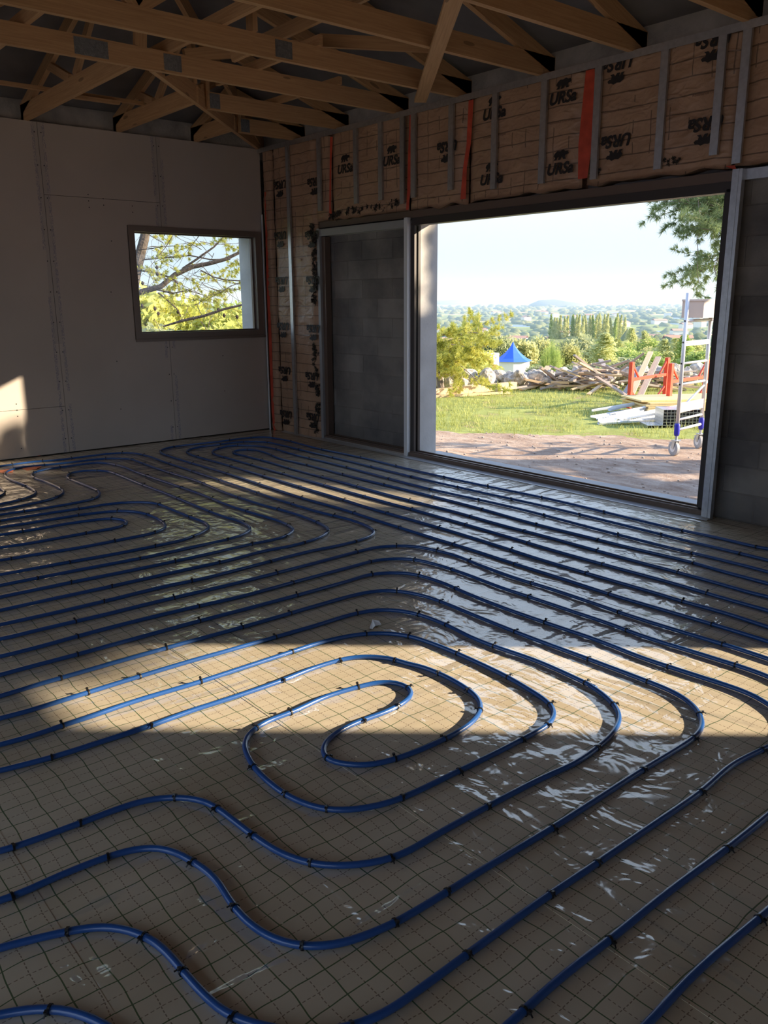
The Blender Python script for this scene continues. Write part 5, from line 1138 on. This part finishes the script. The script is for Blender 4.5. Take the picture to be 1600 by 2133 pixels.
# ---------------------------------------------------------------- valley: woodland, houses, hills
random.seed(101)
bmw = MB(); ico = bmesh.new(); bmesh.ops.create_icosphere(ico, subdivisions=2, radius=1); IV = [v.co.copy() for v in ico.verts]; IF = [[v.index for v in f_.verts] for f_ in ico.faces]; ico.free()
def lump(mb, c, R, hgt):
    sd_ = Vector((random.uniform(0, 99), 0, 0)); b0_ = len(mb.v)
    for v in IV:
        k = 1+0.45*noise.noise(v*1.6+sd_)+0.2*noise.noise(v*4+sd_); mb.v.append((c[0]+v.x*R*k, c[1]+v.y*R*k, c[2]+max(-0.2, v.z*k)*hgt))
    for f_ in IF: mb.f.append(tuple(b0_+i for i in f_)); mb.uv += [(0, 0)]*3
for k in range(3400):
    u = random.uniform(860, 1560) if k % 5 else random.uniform(240, 560)
    dp = 170*math.exp(random.random()**0.9*math.log(40))
    p = at(u, 700, dp); x, y = p.x, p.y
    if noise.noise(Vector((x*0.0035, y*0.0035, 1))) < -0.12 and dp > 300 and random.random() < 0.85: continue
    s_ = random.uniform(4, 9)*(1+dp/2600); lump(bmw, (x, y, gz(x, y)), s_, s_*random.uniform(0.6, 1.1)*(1 if dp < 900 else 0.7))
tag(bmw.build('distant_woodland', 'leafdark', smooth=True), 'woodland and hedges covering the valley down to the coast', 'woodland', kind='stuff')
random.seed(103)
for k in range(46):
    u = random.uniform(1120, 1490) if k % 3 else random.uniform(905, 1200); dp = random.choice([520, 700, 900, 1300, 1800, 2600, 3600])*random.uniform(0.9, 1.15)
    p = at(u, 660, dp); x, y, z = p.x, p.y, gz(p.x, p.y); s_ = 1+dp/1400; L_, W2, Hh = random.uniform(8, 15)*s_, 8*s_, 5*s_**0.6; a = random.uniform(0, PI)
    t = thing('house', '%s house %s in the valley seen through the bay' % ('small pale' if dp > 1500 else 'larger pale', 'far left' if u < 1080 else 'left of the poplars' if u < 1150 else 'behind the poplars' if u < 1310 else 'right of the poplars' if u < 1400 else 'behind the tower'), 'house', (x, y, z), 'houses scattered in the valley'); t.rotation_euler = (0, 0, 0)
    da = Vector((math.cos(a), math.sin(a), 0)); db = Vector((-da.y, da.x, 0)); c = Vector((x, y, z+3))
    MB().bar(c-da*L_/2, c+da*L_/2, W2, Hh+6).build('walls', 'white', t)
    rf = MB(); e1 = c-da*L_/2+zz*(Hh/2+3); e2 = c+da*L_/2+zz*(Hh/2+3); rg = zz*2.2*s_**0.5
    rf.quad([e1-db*W2*.55, e2-db*W2*.55, e2+rg, e1+rg]); rf.quad([e1+db*W2*.55, e2+db*W2*.55, e2+rg, e1+rg]); rf.build('roof', 'tiles', t)
for uc, wpx, hh, dp, lab in ((1155, 62, 3, 6000, 'low wooded rise near the coast'), (1545, 150, 34, 14000, 'blue headland on the horizon at the right'), (930, 60, 4, 9500, 'low coastal rise at the left of the horizon')):
    p = at(uc, 620, dp); mb = MB(); Rw = wpx/FPX*dp; random.seed(uc)
    lump(mb, (0, 0, 0), 1, 1); vv_ = [Vector(v) for v in mb.v]
    mb.v = [(p.x+RT.x*v.x*Rw+FW.x*v.y*Rw*0.6, p.y+RT.y*v.x*Rw+FW.y*v.y*Rw*0.6, -66+max(0, v.z)*0.72*(66+hh/FPX*dp)) for v in vv_]
    o = mb.build('distant_hill', mat('far hill', (0.13, 0.17, 0.20), 1), smooth=True); tag(o, lab, 'hill')

# ---------------------------------------------------------------- sea haze lying over the valley
hz = bpy.data.materials.new('sea haze'); hz.use_nodes = True; N, L = nodes(hz); N.remove(N['Principled BSDF'])
vsn = N.new('ShaderNodeVolumeScatter'); vsn.inputs['Color'].default_value = (0.42, 0.66, 1.0, 1); vsn.inputs['Density'].default_value = 0.00019; vsn.inputs['Anisotropy'].default_value = 0.1
L.new(vsn.outputs[0], N['Material Output'].inputs['Volume'])
f2 = Vector((FW.x, FW.y, 0)).normalized(); r2 = Vector((RT.x, RT.y, 0)).normalized(); c = Vector((CAM.x, CAM.y, 0))
ho = MB().bar(c+f2*130+Vector((0, 0, 35)), c+f2*17000+Vector((0, 0, 35)), 26000, 230).build('haze', hz)
tag(ho, 'thin blue haze lying over the valley and coast', 'haze', kind='stuff')
